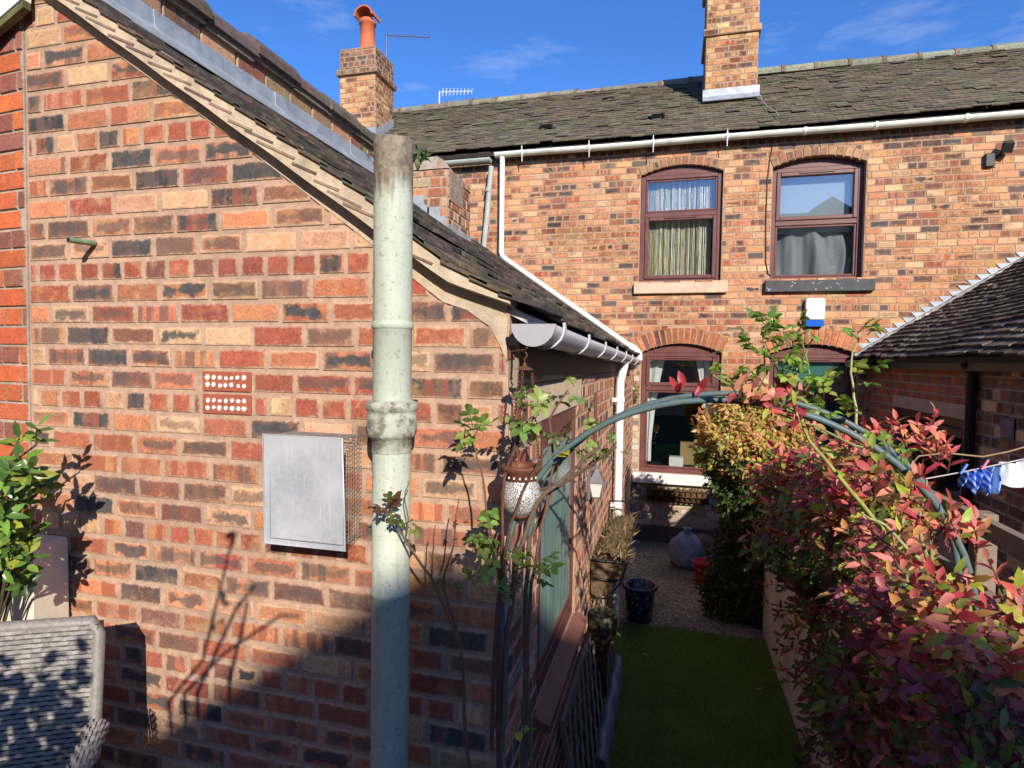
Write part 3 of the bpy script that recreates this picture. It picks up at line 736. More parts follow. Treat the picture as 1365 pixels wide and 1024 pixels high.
# lower left: white curtains, clutter on the sill
w3, yf = window(WINS[2], -.33, True, 'brown lower window with white curtains at its sides')
cloth('curtain', M_NET, w3, -.35, -.13, -1.3, .12, yf + .16, .02, 14, 6, lambda u, v, x, y, z: (-.35 + (x + .35) * (.45 + .75 * v * v if v > .2 else .45), y, z))
cloth('curtain', M_NET, w3, .30, .54, -1.3, .12, yf + .16, .02, 14, 6, lambda u, v, x, y, z: (.54 - (.54 - x) * (.4 + .75 * v * v), y, z))
mb = MB(); mb.box((-.02, yf + .2, -1.36), (.16, yf + .36, -1.24), bev=.004); mb.build('white_box', M_WHITEPVC, w3)
mb = MB(); mb.box((.12, yf + .38, -1.36), (.32, yf + .5, -1.06), bev=.004); mb.build('card_box', simple('cardboard', (.36, .25, .12), .9, .1), w3)
mb = MB(); mb.box((-.4, yf + .12, -1.42), (.58, yf + .55, -1.365)); mb.build('inner_sill', M_DARK, w3)
# lower right: teal blind
w4, yf = window(WINS[3], -.40, True, 'brown lower window with a teal blind half hidden by roses')
cloth('blind', M_TEAL, w4, 1.16, 2.06, -1.38, .12, yf + .07, .004, 30, 2)
# sills
for x0, x1, z0, z1, mt, pr in ((-.505, .625, .865, 1.0, M_SILL_STONE, .055), (1.045, 2.225, .86, .998, M_SILL_DARK, .065), (-.47, .66, -1.535, -1.41, M_SILL_WHITE, .09), (1.05, 2.17, -1.535, -1.41, M_SILL_WHITE, .08)):
    mb = MB(); mb.box((x0, YB - pr, z0), (x1, YB + .06, z1 - .002), bev=.006); mb.build('sill', mt, th)
# eaves board
mb = MB(); mb.box((XL, YB - .05, ZE - .035), (XRR, YB - .006, ZE + .055)); mb.build('eaves_board', M_BLACK, th)
# roof
PI35 = math.radians(35); YE, ZR0 = YB - .17, ZE + .05; LR = 2.86
Sd = np.array([0, math.cos(PI35), math.sin(PI35)]); Nd = np.array([0, -math.sin(PI35), math.cos(PI35)])
mb = MB()
P = lambda x, s, k: np.array([x, YE, ZR0]) + Sd * s + Nd * k
mb.mesh([P(XL, 0, -.10), P(XRR, 0, -.10), P(XRR, LR, -.10), P(XL, LR, -.10), P(XL, 0, -.05), P(XRR, 0, -.05), P(XRR, LR, -.05), P(XL, LR, -.05)], [(3, 2, 1, 0), (4, 5, 6, 7), (0, 1, 5, 4), (1, 2, 6, 5), (2, 3, 7, 6), (3, 0, 4, 7)], (.06, .055, .05, 0))
VENTS = [at(811, 137, Y=9.33), at(728, 174, Y=8.25), at(877, 160, Y=8.28)]
def roofcol():
    return vary(random.choice([(.135, .115, .082), (.152, .132, .094), (.118, .102, .076), (.168, .145, .10), (.14, .124, .086)]), .15)
sag = lambda u, s: .012 * math.sin(u * 1.3) + .01 * math.sin(u * .6 + s * 2) - .02 * math.sin(s / LR * 3.14)
def vskip(u, s):
    for v in VENTS:
        sv = (v[1] - YE) / Sd[1]
        if abs(u + XL - v[0]) < .085 and abs(s - sv) < .06: return True
    return False
tiles(mb, (XL, YE, ZR0), (1, 0, 0), Sd, Nd, XRR - XL, LR, tw=.165, g=.1, th=.013, colf=roofcol, dz=lambda u, s: sag(u, s) + (random.random() < .15) * random.uniform(.004, .014), lift=.009, skip=vskip, jit=.009)
# back slope keeps the light out
yr, zr_ = YE + Sd[1] * LR, ZR0 + Sd[2] * LR
mb.mesh([(XL, yr, zr_), (XRR, yr, zr_), (XRR, yr + 2.6, ZR0), (XL, yr + 2.6, ZR0)], [(0, 1, 2, 3)], (.06, .055, .05, 0))
roof2 = mb.build('roof', M_TILE, th)
mb = MB(); x = XL
while x < XRR:   # ridge tiles
    x2 = min(x + .45, XRR); zc = zr_ - .045 + .012 * math.sin(x * 1.3) + random.gauss(0, .006) + (.012 if x > 1 else 0)
    mb.prism([(yr + .12 * math.cos(t), zc + .10 * math.sin(t)) for t in np.linspace(-.3, math.pi + .3, 9)], 'x', x, x2 - .012, vary((.22, .21, .165), .2))
    mb.prism([(yr + .13 * math.cos(t), zc + .112 * math.sin(t)) for t in np.linspace(-.3, math.pi + .3, 9)], 'x', x2 - .03, x2 + .02, vary((.17, .13, .10), .2)); x = x2
mb.build('ridge', M_TILE, roof2)
for v in VENTS:
    s = (v[1] - YE) / Sd[1]; mb = MB()
    for a, b, c, d in ((-.085, -.065, -.06, .06), (.065, .085, -.06, .06), (-.065, .065, .045, .06)):
        mb.mesh([P(v[0] + q, s + r, k) for k in (-.05, .045) for q, r in ((a, c), (b, c), (b, d), (a, d))], [(4, 5, 6, 7), (0, 1, 5, 4), (1, 2, 6, 5), (2, 3, 7, 6), (3, 0, 4, 7)])
    mb.mesh([P(v[0] + q, s + r, -.02) for q, r in ((-.07, -.055), (.07, -.055), (.07, .05), (-.07, .05))], [(0, 1, 2, 3)])
    mb.build('roof_vent', M_BLACK, roof2)
# chimneys
def chimney(name, x0, x1, y0, y1, zb, zt, bands, dirty, label, pots):
    o = None; mb = MB(); e = .002
    mb.box((x0, y0, zb), (x1, y1, zt)); mb.a = [(-1, -1, .5, 0)] * len(mb.f)
    pal = [((.50, .27, .13), 4, .1, .3), ((.42, .19, .09), 3, .15, .4), ((.54, .36, .18), 2, .1, .8), (BRN, 1.2, .5, .5)]
    for O, U, a, b in (((0, y0, 0), (1, 0, 0), x0, x1), ((x0, 0, 0), (0, -1, 0), -y1, -y0), ((x1, 0, 0), (0, 1, 0), y0, y1)):
        bricks(mb, O, U, (0, 0, 1), a, b, zb, zt, pal, L=.2, header=lambda i: i % 4 == 0, topdark=lambda v: v > dirty)
    for z0, z1, k in bands:
        i0 = len(mb.f); mb.box((x0 - k + .003, y0 - k + .003, z0), (x1 + k - .003, y1 + k - .003, z1)); mb.a[i0:] = [(-1, -1, .5, 0)] * (len(mb.f) - i0)
        for O, U, a, b in (((0, y0 - k + .003, 0), (1, 0, 0), x0 - k, x1 + k), ((x0 - k + .003, 0, 0), (0, -1, 0), -y1 - k, -y0 + k), ((x1 + k - .003, 0, 0), (0, 1, 0), y0 - k, y1 + k)):
            bricks(mb, O, U, (0, 0, 1), a, b, z0, z1, PAL_DARK if z0 > dirty - .1 else pal, L=.2, header=lambda i: False)
    o = mb.build('chimney', M_TERR, th, label)
    mb = MB()
    q = lambda y: ZR0 + (y - YE) * math.tan(PI35)
    mb.prism([(y0 - .10, q(y0 - .10) + .045), (y0 - .008, q(y0) + .055), (y0 - .008, q(y0) + .17), (y0 - .016, q(y0) + .17), (y0 - .02, q(y0) + .075), (y0 - .11, q(y0 - .11) + .06)], 'x', x0 - .03, x1 + .03)
    for s in (-1, 1):
        xx = x0 - .012 if s < 0 else x1 + .006
        mb.prism([(y0 - .0, q(y0) - .05), (y1, q(y1) - .05), (y1, q(y1) + .10), (y0, q(y0) + .15)], 'x', xx, xx + .006)
    mb.build('flashing', M_LEAD, o)
    for px_, py_, pz, r, h_, col, cowl in pots:
        mb = MB(); mb.lathe((px_, py_, pz), [(r * 1.18, -.05), (r * 1.18, .05), (r, .06), (r * .93, h_ - .08), (r * 1.1, h_ - .07), (r * 1.1, h_ - .03), (r * .95, h_ - .02), (r * .95, h_), (r * .78, h_), (r * .78, .1)], 20, cap0=True)
        if cowl:
            for k in range(12):
                a0, a1 = math.pi * k / 12, math.pi * (k + 1) / 12
                for rr, fl in ((r * 1.28, 1), (r * 1.1, -1)):
                    mb.face([(px_ + rr * math.cos(a), py_ + yy, pz + h_ + .01 + rr * .95 * math.sin(a)) for a, yy in ((a0, -r * 1.25), (a1, -r * 1.25), (a1, r * 1.25), (a0, r * 1.25))][::fl])
                mb.face([(px_ + rr * math.cos(a), py_ - r * 1.25, pz + h_ + .01 + rr * .95 * math.sin(a)) for a, rr in ((a0, r * 1.28), (a1, r * 1.28), (a1, r * 1.1), (a0, r * 1.1))])
        mb.build('chimney_pot', simple('orange_clay_pot', col, .8, .12, 14, 0, .3), o)
    return o
chimney('chimney', .335, 1.005, 8.76, 9.5, 3.2, 5.9, [(4.47, 4.56, .035), (5.3, 5.55, .04)], 5.2, 'tall buff brick chimney between the upper windows', [(.67, 9.1, 5.9, .13, .5, (.36, .14, .07), False)])
chimney('chimney', -5.17, -4.56, 8.52, 9.15, 2.95, 4.83, [(4.42, 4.50, .045)], 4.45, 'left brick chimney with sooty top and one orange pot', [(-4.86, 8.83, 4.83, .125, .58, (.48, .13, .06), True)])

# ------------------------------------------------------------------ gutters and pipes
def trough(mb, pts, r, th_=.004, n=10, cap=(True, True), m=0):
    """half round channel along a path"""
    P = [np.array(p, float) for p in pts]; ring = []
    for i in range(len(P)):
        d = P[min(i + 1, len(P) - 1)] - P[max(i - 1, 0)]; d[2] = 0; d /= np.linalg.norm(d); s = np.array([d[1], -d[0], 0])
        out = [P[i] + s * (r * math.cos(t)) + np.array([0, 0, r * math.sin(t)]) for t in np.linspace(math.pi, 2 * math.pi, n)]
        inn = [P[i] + s * ((r - th_) * math.cos(t)) + np.array([0, 0, (r - th_) * math.sin(t)]) for t in np.linspace(2 * math.pi, math.pi, n)]
        ring.append(out + inn)
    N = 2 * n; vs = [v for rg in ring for v in rg]
    mb.mesh(vs, [(i * N + j, i * N + (j + 1) % N, (i + 1) * N + (j + 1) % N, (i + 1) * N + j) for i in range(len(P) - 1) for j in range(N)], None, m, True)
    for e, rg, d in ((0, ring[0], 1), (1, ring[-1], -1)):
        if cap[e]: mb.mesh(rg[:n], [tuple(range(n))[::d]], None, m)
# terrace gutter
gt = thing('gutter', 'long white gutter under the eaves of the terrace roof', 'gutter', (-2.3, YB - .12, 2.70))
yg = YB - .125; xa, xb = -2.34, XRR; zg = lambda x: 2.728 + .004 * math.sin(x * 2.2)
mb = MB(); trough(mb, [(x, yg, zg(x)) for x in np.linspace(xa, xb, 30)], .058); mb.build('channel', M_GUTTER, gt)
for px in (697, 786, 871, 969, 1072, 1166, 1285):
    x = at(px, 190, Y=yg)[0]; mb = MB()
    for t0, t1 in zip(np.linspace(math.pi * .96, 2.03 * math.pi, 9)[:-1], np.linspace(math.pi * .96, 2.03 * math.pi, 9)[1:]):
        mb.mesh([(x + s, yg + rr * math.cos(t), zg(x) + rr * math.sin(t)) for t in (t0, t1) for rr in (.059, .065) for s in (-.014, .014)], [(2, 3, 7, 6), (0, 2, 6, 4), (1, 5, 7, 3)])
    if px in (697, 786, 871, 969): mb.tube([(x, yg - .055, zg(x) + .06), (x, yg - .06, zg(x) - .02), (x, yg - .03, zg(x) - .14)], .006, 6)
    mb.build('bracket', M_WHITEPVC, gt)
dp = thing('downpipe', 'white downpipe dropping from the terrace gutter and running down the lean-to roof', 'downpipe', (-2.24, YB - .1, 1.3))
zL = lambda x: zroof(x, YB - .1) + .06
mb = MB(); mb.tube([(-2.245, yg, 2.69), (-2.245, yg + .01, 2.6), (-2.245, yg + .02, 1.42)], .034, 12); mb.build('pipe', M_WHITEPVC, dp)
mb = MB(); e = (-.43, YB - .36, .135)
mb.tube([(-2.245, yg + .02, 1.46), (-2.23, yg + .015, 1.385), (-2.18, yg, 1.34), e], .034, 12); mb.build('sloping_pipe', M_WHITEPVC, dp)
mb = MB(); mb.tube([(-.52, YB - .345, .20), e, (-.405, YB - .365, .11), (-.40, YB - .37, .02)], .041, 12); mb.build('shoe', M_WHITEPVC, dp)
g2 = thing('gutter', 'short grey-green gutter end with its own pipe left of the white downpipe', 'gutter', (-2.7, yg, 2.7))
mb = MB(); trough(mb, [(-3.6, yg, 2.67), (-2.40, yg, 2.675)], .056); mb.build('channel', simple('grey_green_paint', (.36, .40, .37), .5, .1, 8, 0, .1, .001, (.25, .24, .2), .4, 6), g2)
mb = MB(); mb.tube([at(655, 222, Y=yg), at(654, 232, Y=yg), at(649, 290, Y=yg + .02), at(644, 338, Y=yg + .03)], .036, 12)
mb.tube([at(652, 250, Y=yg + .005), at(651, 256, Y=yg + .005)], .042, 12); mb.build('pipe', bpy.data.materials['grey_green_paint'], g2)
# extension gutter
ge = thing('gutter', 'grey half-round gutter along the lean-to eaves with a flat stop end', 'gutter', (-.40, YG, .05))
gx = lambda y: -.393 + .004 * math.sin(y * 2); gz = lambda y: .105 - .0165 * (y - YG)
mb = MB(); trough(mb, [(gx(y), y, gz(y)) for y in np.linspace(1.70, 6.75, 26)], .06); mb.build('channel', M_GREYPVC, ge)
mb = MB(); mb.prism([(-.393 + .066 * math.cos(t), .106 + .066 * math.sin(t)) for t in np.linspace(math.pi, 2 * math.pi, 16)], 'y', 1.685, 1.70); mb.build('stop_end', simple('pale_grey_plastic', (.34, .34, .37), .5, .06, 5, 0, .1, .001, (.42, .40, .38), .5, 9), ge)
for yb in (1.86, 2.45, 3.05, 3.65, 4.4, 5.2, 6.0):
    mb = MB(); ts = np.linspace(math.pi * .95, 2.08 * math.pi, 13)
    for t0, t1 in zip(ts[:-1], ts[1:]):
        mb.mesh([(gx(yb) + rr * math.cos(t), yb + s, gz(yb) + rr * math.sin(t)) for t in (t0, t1) for rr in (.061, .068) for s in (-.013, .013)], [(2, 3, 7, 6), (0, 2, 6, 4), (1, 5, 7, 3)])
    mb.build('bracket', M_GREYPVC, ge)
de = thing('downpipe', 'white downpipe on the side wall of the lean-to beside the wall lamp', 'downpipe', (-.41, 5.1, G))
mb = MB(); mb.tube([(-.393, 5.1, .02), (-.395, 5.1, -.03), (-.41, 5.1, -.10), (-.425, 5.1, -.16), (-.425, 5.1, -1.9), (-.425, 5.1, G + .02)], .034, 14); mb.build('pipe', M_WHITEPVC, de)
for z in (-.32, -1.22):
    mb = MB(); mb.tube([(-.425, 5.1, z - .02), (-.425, 5.1, z + .02)], .039, 14); mb.box((-.482, 5.02, z - .015), (-.44, 5.18, z + .015)); mb.build('bracket', M_WHITEPVC, de)
# cast soil pipe
sp = thing('soil_pipe', 'stout pale green soil pipe standing in front of the gable wall', 'pipe', (-.813, 1.635, G))
def pipemat():
    m, t, o = new_mat('flaking_green_paint'); h = NT(t); p = h.pos(); z = h.n('ShaderNodeSeparateXYZ', {0: p}).outputs[2]
    st = h.n('ShaderNodeCombineXYZ', {0: h.n('ShaderNodeSeparateXYZ', {0: p}).outputs[0], 1: h.n('ShaderNodeSeparateXYZ', {0: p}).outputs[1], 2: h.m('MULTIPLY', z, .12)}).outputs[0]
    c = h.mix(h.noise(p, 14, 5, .6), (.37, .415, .34), (.485, .53, .445))
    c = h.mix(h.ramp(h.noise(st, 55, 4, .6), .5, .72, 0, .55), c, (.34, .36, .26))
    c = h.mix(h.ramp(h.noise(p, 70, 4, .7), .56, .66, 0, .6), c, (.20, .19, .14))
    ru = h.m('MULTIPLY', h.ramp(h.noise(st, 24, 3, .6), .60, .68), h.ramp(h.noise(p, 5, 2), .5, .6))
    c = h.mix(h.m('MULTIPLY', ru, .7), c, (.26, .10, .04))
    top = h.ramp(h.m('ADD', z, h.m('MULTIPLY', h.m('SUBTRACT', h.noise(st, 40, 4, .65), .5), .22)), .47, .53)
    c = h.mix(h.m('MULTIPLY', top, .92), c, h.mix(h.ramp(h.noise(p, 45, 5, .7), .35, .65), (.085, .062, .042), (.27, .21, .145)))
    h.bsdf(o, c, .6, h.noise(p, 60, 5, .65), .35, .003, 0, .35)
    return m
M_SOIL = pipemat(); cx, cy, r = -.813, 1.635, .0575
mb = MB(); mb.lathe((cx, cy, 0), [(r - .006, .56), (r - .006, .640), (r - .002, .643), (r + .001, .638), (r, .60), (r, .11)], 28)
mb.lathe((cx, cy, 0), [(r, .11), (r + .004, .108), (r + .005, .092), (r + .002, .088), (r, .086), (r, -.13)], 28)
mb.lathe((cx, cy, 0), [(r, -.27), (r - .001, -.70), (r + .003, -.702), (r + .003, -.712), (r, -.718), (r, G)], 28); mb.build('pipe', M_SOIL, sp)
mb = MB(); mb.lathe((cx, cy, 0), [(r - .002, -.122), (r + .010, -.128), (r + .017, -.130), (r + .0215, -.136), (r + .0215, -.147), (r + .017, -.155), (r + .014, -.161), (r + .016, -.169), (r + .0175, -.205), (r + .016, -.226), (r + .010, -.236), (r + .003, -.240), (r + .002, -.28)], 28)
mb.build('collar', simple('flaked_collar', (.38, .405, .33), .75, .2, 20, 0, .7, .004, (.13, .11, .08), .8, 22, .3, .48, .6), sp)
mb = MB()
mb.box((cx - .03, cy + .055, -.16), (cx + .03, YG - .004, -.13)); mb.build('wall_fixing', M_IRON, sp)

# ================================================================== neighbouring buildings
rh = thing('red_brick_house', 'smooth orange-red brick house wall with white bargeboard at the left edge', 'house', (-2.5, YG, G))
mb = MB(); ca, sa = math.cos(.094), math.sin(.094); Ur = np.array([ca, -sa, 0]); Or = np.array([-2.424, YG - .004, 0])
def rw(u, k=0): return Or + Ur * u + np.array([sa, ca, 0]) * k
vs = [(*rw(u, k)[:2], z) for u in (-3, 0) for k in (0, .2) for z in (G, 1.5)]
mb.mesh(vs, [(0, 1, 3, 2), (4, 6, 7, 5), (0, 4, 5, 1), (2, 3, 7, 6), (0, 2, 6, 4), (1, 5, 7, 3)]); mb.a = [(-1, -1, .5, 0)] * len(mb.f)
bricks(mb, Or, Ur, (0, 0, 1), -3, 0, G, 1.5, PAL_ORANGE, ph=.075, L=.225, mort=.009, header=lambda i: i % 2 == 0, proud=.007, jit=.001, head_pal=[((.25, .095, .07), 3, 0, .1), ((.44, .12, .05), 3, 0, .1)])
mb.build('wall', M_ORANGE, rh)
mb = MB(); a, b = np.array(at(-150, 162, Y=1.72)), np.array(at(36, 2, Y=1.72)); d = (b - a)
mb.prism([(a[0], a[2]), (b[0], b[2]), (b[0], b[2] + .4), (a[0], a[2] + .4)], 'y', 1.70, 1.735); mb.build('bargeboard', M_WHITEPVC, rh)
mb = MB(); mb.prism([(a[0], a[2] - .028), (b[0], b[2] - .028), (b[0], b[2] - .002), (a[0], a[2] - .002)], 'y', 1.705, 1.733); mb.build('verge_strip', simple('mossy_strip', (.10, .10, .045), .9, .3, 20), rh)

oh = thing('brick_outhouse', 'low brick outhouse with dark lean-to tiled roof against the terrace on the right', 'house', (2.2, 5.5, G))
XO, SL = 2.22, .663; XE, ZE2 = 2.06, .075
mb = MB(); mort_box(mb, (XO, 3.0, G), (XO + .2, 5.45, .10)); mort_box(mb, (XO, 5.45, G), (XO + .2, 6.95, -1.15)); mort_box(mb, (XO, 5.45, -.42), (XO + .2, 6.95, .10)); mort_box(mb, (XO, 6.95, G), (XO + .2, YB - .012, .10))
bricks(mb, (XO, 0, 0), (0, -1, 0), (0, 0, 1), -YB + .02, -5.28, -1.6, .09, PAL_OUT, holes=lambda v: [(-6.95, -5.45)] if v < -.30 else [], header=lambda i: i % 2 == 0)
bricks(mb, (XO, 0, 0), (0, -1, 0), (0, 0, 1), -5.28, -3.0, -1.6, .09, [(BRN, 2, .5, .4), ((.12, .06, .055), 2, .4, .3), (BUF, 1, .2, .8)], header=lambda i: i % 2 == 0, ph=.085, L=.22)
mb.build('wall', M_OUT, oh)
mb = MB(); mb.box((XO - .012, 5.40, -.415), (XO + .1, 7.0, -.30)); mb.build('lintel', simple('concrete_lintel', (.36, .29, .22), .9, .15, 10), oh)
mb = MB()
for q in ((5.45, 5.51, -1.15, -.42), (6.89, 6.95, -1.15, -.42), (5.97, 6.05, -1.15, -.42), (6.43, 6.50, -1.15, -.42), (5.51, 6.89, -.50, -.42), (5.51, 6.89, -1.15, -1.08)):
    mb.box((XO + .03, q[0] + .001, q[2] + .001), (XO + .1, q[1] - .001, q[3] - .001), bev=.005)
mb.box((XO + .015, 5.51, -.58), (XO + .08, 5.97, -.505), bev=.006); mb.box((XO + .015, 6.50, -.57), (XO + .08, 6.89, -.505), bev=.006)
wo = mb.build('window', simple('dark_red_brown_frame', (.07, .03, .026), .5, .15, 9), oh)
mb = MB(); mb.box((XO + .06, 5.5, -1.09), (XO + .065, 6.9, -.49)); mb.build('pane', M_GLASS, wo)
mb = MB(); mb.box((XO + .21, 5.2, -1.5), (XO + 1.2, 7.2, -.2)); mb.f = [g for i, g in enumerate(mb.f) if i != 0]; mb.c.pop(); mb.a.pop(); mb.m.pop(); mb.sm.pop(); mb.u = mb.u[:-4]; mb.build('interior', M_DARK, wo)
mb = MB(); mb.box((XO + .15, 5.5, -1.09), (XO + .17, 6.9, -.72)); mb.build('net_curtain', simple('dusty_net', (.42, .43, .38), .9, .1, 10), wo)
aS = math.atan(SL); So = np.array([math.cos(aS), 0, math.sin(aS)]); No = np.array([-math.sin(aS), 0, math.cos(aS)]); LO = 3.4
mb = MB(); Q = lambda y, s, k: np.array([XE, y, ZE2]) + So * s + No * k
y0, y1 = 3.0, YB - .012
mb.mesh([Q(y, s, k) for k in (-.05, -.004) for y, s in ((y0, 0), (y1, 0), (y1, LO), (y0, LO))], [(0, 1, 2, 3), (7, 6, 5, 4), (0, 4, 5, 1), (1, 5, 6, 2), (2, 6, 7, 3), (3, 7, 4, 0)], (.05, .045, .04, 0))
def ohcol(): return vary(random.choice([(.13, .12, .095), (.105, .092, .075), (.16, .145, .11), (.085, .07, .06), (.12, .085, .07)]), .22)
tiles(mb, (XE, y1, ZE2), (0, -1, 0), So, No, y1 - y0, LO, tw=.165, g=.092, th=.018, colf=ohcol, dz=lambda u, s: .012 * math.sin(u * 3 + s) + .008 * math.sin(s * 4), lift=.016, jit=.010)
mb.build('roof', M_TILE, oh)
mb = MB()
for k in range(30):
    s0 = .06 + k * .107; x = XE + math.cos(aS) * s0; z = ZE2 + math.sin(aS) * s0
    mb.prism([(x - .035, z + .150), (x + .125, z + .150), (x + .125, z + .02), (x + .085, z + .015)], 'y', YB - .011 - .0012 * (k % 2), YB - .0062)
mb.build('stepped_flashing', simple('pale_lead', (.33, .38, .43), .5, .12, 12, .1, .2), oh)
mb = MB()
for k in range(40):
    a = Q(y1 - .03, k * .085, .03 + random.gauss(0, .003)); b = Q(y1 - .03, (k + 1) * .085, .03 + random.gauss(0, .003)); bar(mb, a, b, .075, .06, None, 0, No)
mb.build('edge_fillet', simple('grey_mortar_edge', (.27, .25, .22), .9, .25, 30, 0, .6, .005, (.6, .58, .52), .7, 14, .3, .55, .62), oh)
mb = MB(); mb.box((XE + .06, 3.0, -.03), (XE + .085, YB - .02, .065)); mb.build('fascia', M_BLACK, oh)
mb = MB(); 
for rr, fl in ((.042, 1), (.036, -1)):
    vs = [(1.985 + rr * math.cos(t), y, .012 + rr * math.sin(t)) for y in (7.10, YB - .02) for t in np.linspace(0, 2 * math.pi, 17)[:-1]]
    mb.mesh(vs, [(j, (j + 1) % 16, 16 + (j + 1) % 16, 16 + j)[::fl] for j in range(16)], None, 0, True)
mb.mesh([(1.985 + rr * math.cos(t), 7.10, .012 + rr * math.sin(t)) for rr in (.042, .036) for t in np.linspace(0, 2 * math.pi, 17)[:-1]], [(j, (j + 1) % 16, 16 + (j + 1) % 16, 16 + j) for j in range(16)])
mb.build('gutter_pipe', simple('brown_plastic', (.16, .115, .095), .5, .15, 6), oh)
dbk = thing('downpipe', 'black downpipe on the shaded outhouse wall', 'downpipe', (XO - .05, 5.22, G))
mb = MB(); mb.tube([(XO - .05, 5.22, G), (XO - .05, 5.22, -.05), (XO - .10, 5.22, .03)], .036, 12)
for z in (-.15, -1.1): mb.tube([(XO - .05, 5.22, z - .03), (XO - .05, 5.22, z + .03)], .045, 12)
mb.build('pipe', M_BLACK, dbk)
p = at(1345, 572, X=XO - .004)
mb = MB(); mb.box((XO - .016, p[1] - .085, p[2] - .075), (XO - .0055, p[1] + .085, p[2] + .075), m=0, bev=.002)
for k in range(6):   # illegible lines of lettering
    z = p[2] + .048 - k * .019; y = p[1] + .066
    while y > p[1] - .06:
        L = random.uniform(.008, .024); mb.box((XO - .0175, y - L, z - .003), (XO - .0155, y, z + .003), m=1); y -= L + .006
put(mb.build('wall_plaque', [simple('blue_enamel', (.012, .02, .07), .35, .1, 8), simple('grey_lettering', (.16, .19, .27), .5, .1, 8)]), 'small dark blue lettered plaque on the outhouse wall right of the black downpipe', 'plaque')

# house row behind the camera: its gable keeps the low sun off the garden and shows in the upper window
bh = thing('gabled_house', 'tall gabled brick house across the yard mirrored in the upper right window', 'house', (5.7, -10.5, G))
mb = MB(); AP = (5.52, 6.04); RZ = 6.3
mb.box((-7, -15.0, G), (16, -10.6, 4.1))
mb.prism([(3.1, G), (9.0, G), (9.0, 5.1), (7.3, 5.88), AP, (3.1, 4.38)], 'y', -10.55, -10.05)
mb.a = [(-1, -1, .5, 0)] * len(mb.f); mb.build('wall', M_TERR, bh)
mb = MB()
mb.prism([(-10.3, 4.0), (-12.8, RZ + .3), (-15.2, 4.0), (-15.2, 3.9), (-10.3, 3.9)], 'x', -7.2, 16.2, (.07, .065, .06, 0))
mb.prism([(2.9, 4.26), (AP[0], AP[1] + .0), (7.3, 5.90), (9.2, 5.1), (9.2, 5.2), (7.3, 6.0), (AP[0], AP[1] + .09), (2.9, 4.36)], 'y', -9.95, -12.8, (.07, .065, .06, 0))
mb.prism([(5.0, 6.2), (6.42, 7.22), (7.9, 6.2)], 'y', -12.6, -13.4, (.07, .065, .06, 0))
mb.prism([(-1.2, 5.0), (2.9, 4.2), (2.9, 4.9), (-1.2, 4.2)], 'y', -10.4, -10.2, (.07, .065, .06, 0)); mb.build('roof', M_TILE, bh)
mb = MB(); mort_box(mb, (-3.6, -4.5, G), (-3.3, .9, 3.6)); mb.build('sky_block_wing', M_ORANGE, rh)  # unseen wing and roof, added to block sky light from the left
mb = MB(); mb.box((-3.7, -4.6, 3.6), (-3.2, 1.0, 3.75)); mb.build('sky_block_roof', M_TILE, rh)
for x in (-4, 0.5, 10.5, 13):
    mb = MB(); mb.box((x, -10.6, 1.2), (x + 1, -10.56, 2.7)); mb.build('window', M_DARK, bh)

# ================================================================== things fixed to the walls
# flue guard on the gable
p0 = at(350, 582, Y=1.64); p1_ = at(459, 735, Y=1.64); fg = thing('flue_guard', 'galvanised metal flue guard with wire sides on the gable wall', 'flue guard', (-1.12, YG, -.45))
x0, x1, z0, z1 = -1.268, -.975, -.605, -.248
mb = MB(); n = 8
def wv(u, v): return 1.64 + .006 * math.sin(u * 2.4 + v * 2) + .004 * math.cos(v * 4) - .006 * (v > .93) 
for k in (0, .0022):
    g = [(x0 + (x1 - x0) * i / n, wv(i / n, j / n) + k, z0 + (z1 - z0) * j / n) for j in range(n + 1) for i in range(n + 1)]
    mb.mesh(g, [(j * 9 + i, j * 9 + i + 1, (j + 1) * 9 + i + 1, (j + 1) * 9 + i)[::(1 if k == 0 else -1)] for j in range(n) for i in range(n)], None, 0, True)
mb.tube([(x0, wv(0, 0), z0), (x1, wv(1, 0), z0), (x1, wv(1, 1), z1), (x0, wv(0, 1), z1), (x0, wv(0, 0), z0)], .0025, 5, cap=False)
def galv():
    m, t, o = new_mat('galvanised_sheet'); h = NT(t); p = h.pos()
    v = h.n('ShaderNodeTexVoronoi', {'Vector': p, 'Scale': 60.0}); n1 = h.noise(p, 6, 5, .6)
    sc = h.n('ShaderNodeVectorMath', {0: p, 1: (40, 1, 3)}, operation='MULTIPLY').outputs[0]
    c = h.mix(h.ramp(n1, .35, .65), (.38, .41, .45), (.54, .57, .61)); c = h.mix(h.m('MULTIPLY', v.outputs['Distance'], .35), c, (.62, .64, .67))
    c = h.mix(h.ramp(h.noise(sc, 3, 3, .5), .62, .7, 0, .5), c, (.75, .76, .78))
    h.bsdf(o, c, h.ramp(n1, .3, .7, .34, .55), n1, .12, .004, .3, .5); return m
mb.build('plate', galv(), fg)
mb = MB(); ya = 1.643; X0, X1, Z0, Z1 = x0 + .022, x1 - .006, z0 + .02, z1 - .004
for k in range(24):
    z = Z0 + (Z1 - Z0) * k / 23
    for x in (X0, X1): mb.tube([(x, ya, z), (x, YG - .004, z)], .0011, 4)
for k in range(8):
    y = ya + (YG - .005 - ya) * k / 7
    for x in (X0, X1): mb.tube([(x, y, Z0), (x, y, Z1)], .0011, 4)
    for z in (Z0, Z1): mb.tube([(X0, y, z), (X1, y, z)], .0011, 4)
for k in range(16):
    x = X0 + (X1 - X0) * k / 15
    for z in (Z0, Z1): mb.tube([(x, ya, z), (x, YG - .004, z)], .0011, 4)
mb.build('wire_cage', simple('galvanised_wire', (.34, .33, .31), .5, .2, 30, .6), fg)
mb = MB(); mb.tube([(X0 + .14, YG, -.44), (X0 + .14, 1.69, -.44)], .05, 20); mb.build('flue', M_BLACK, fg)
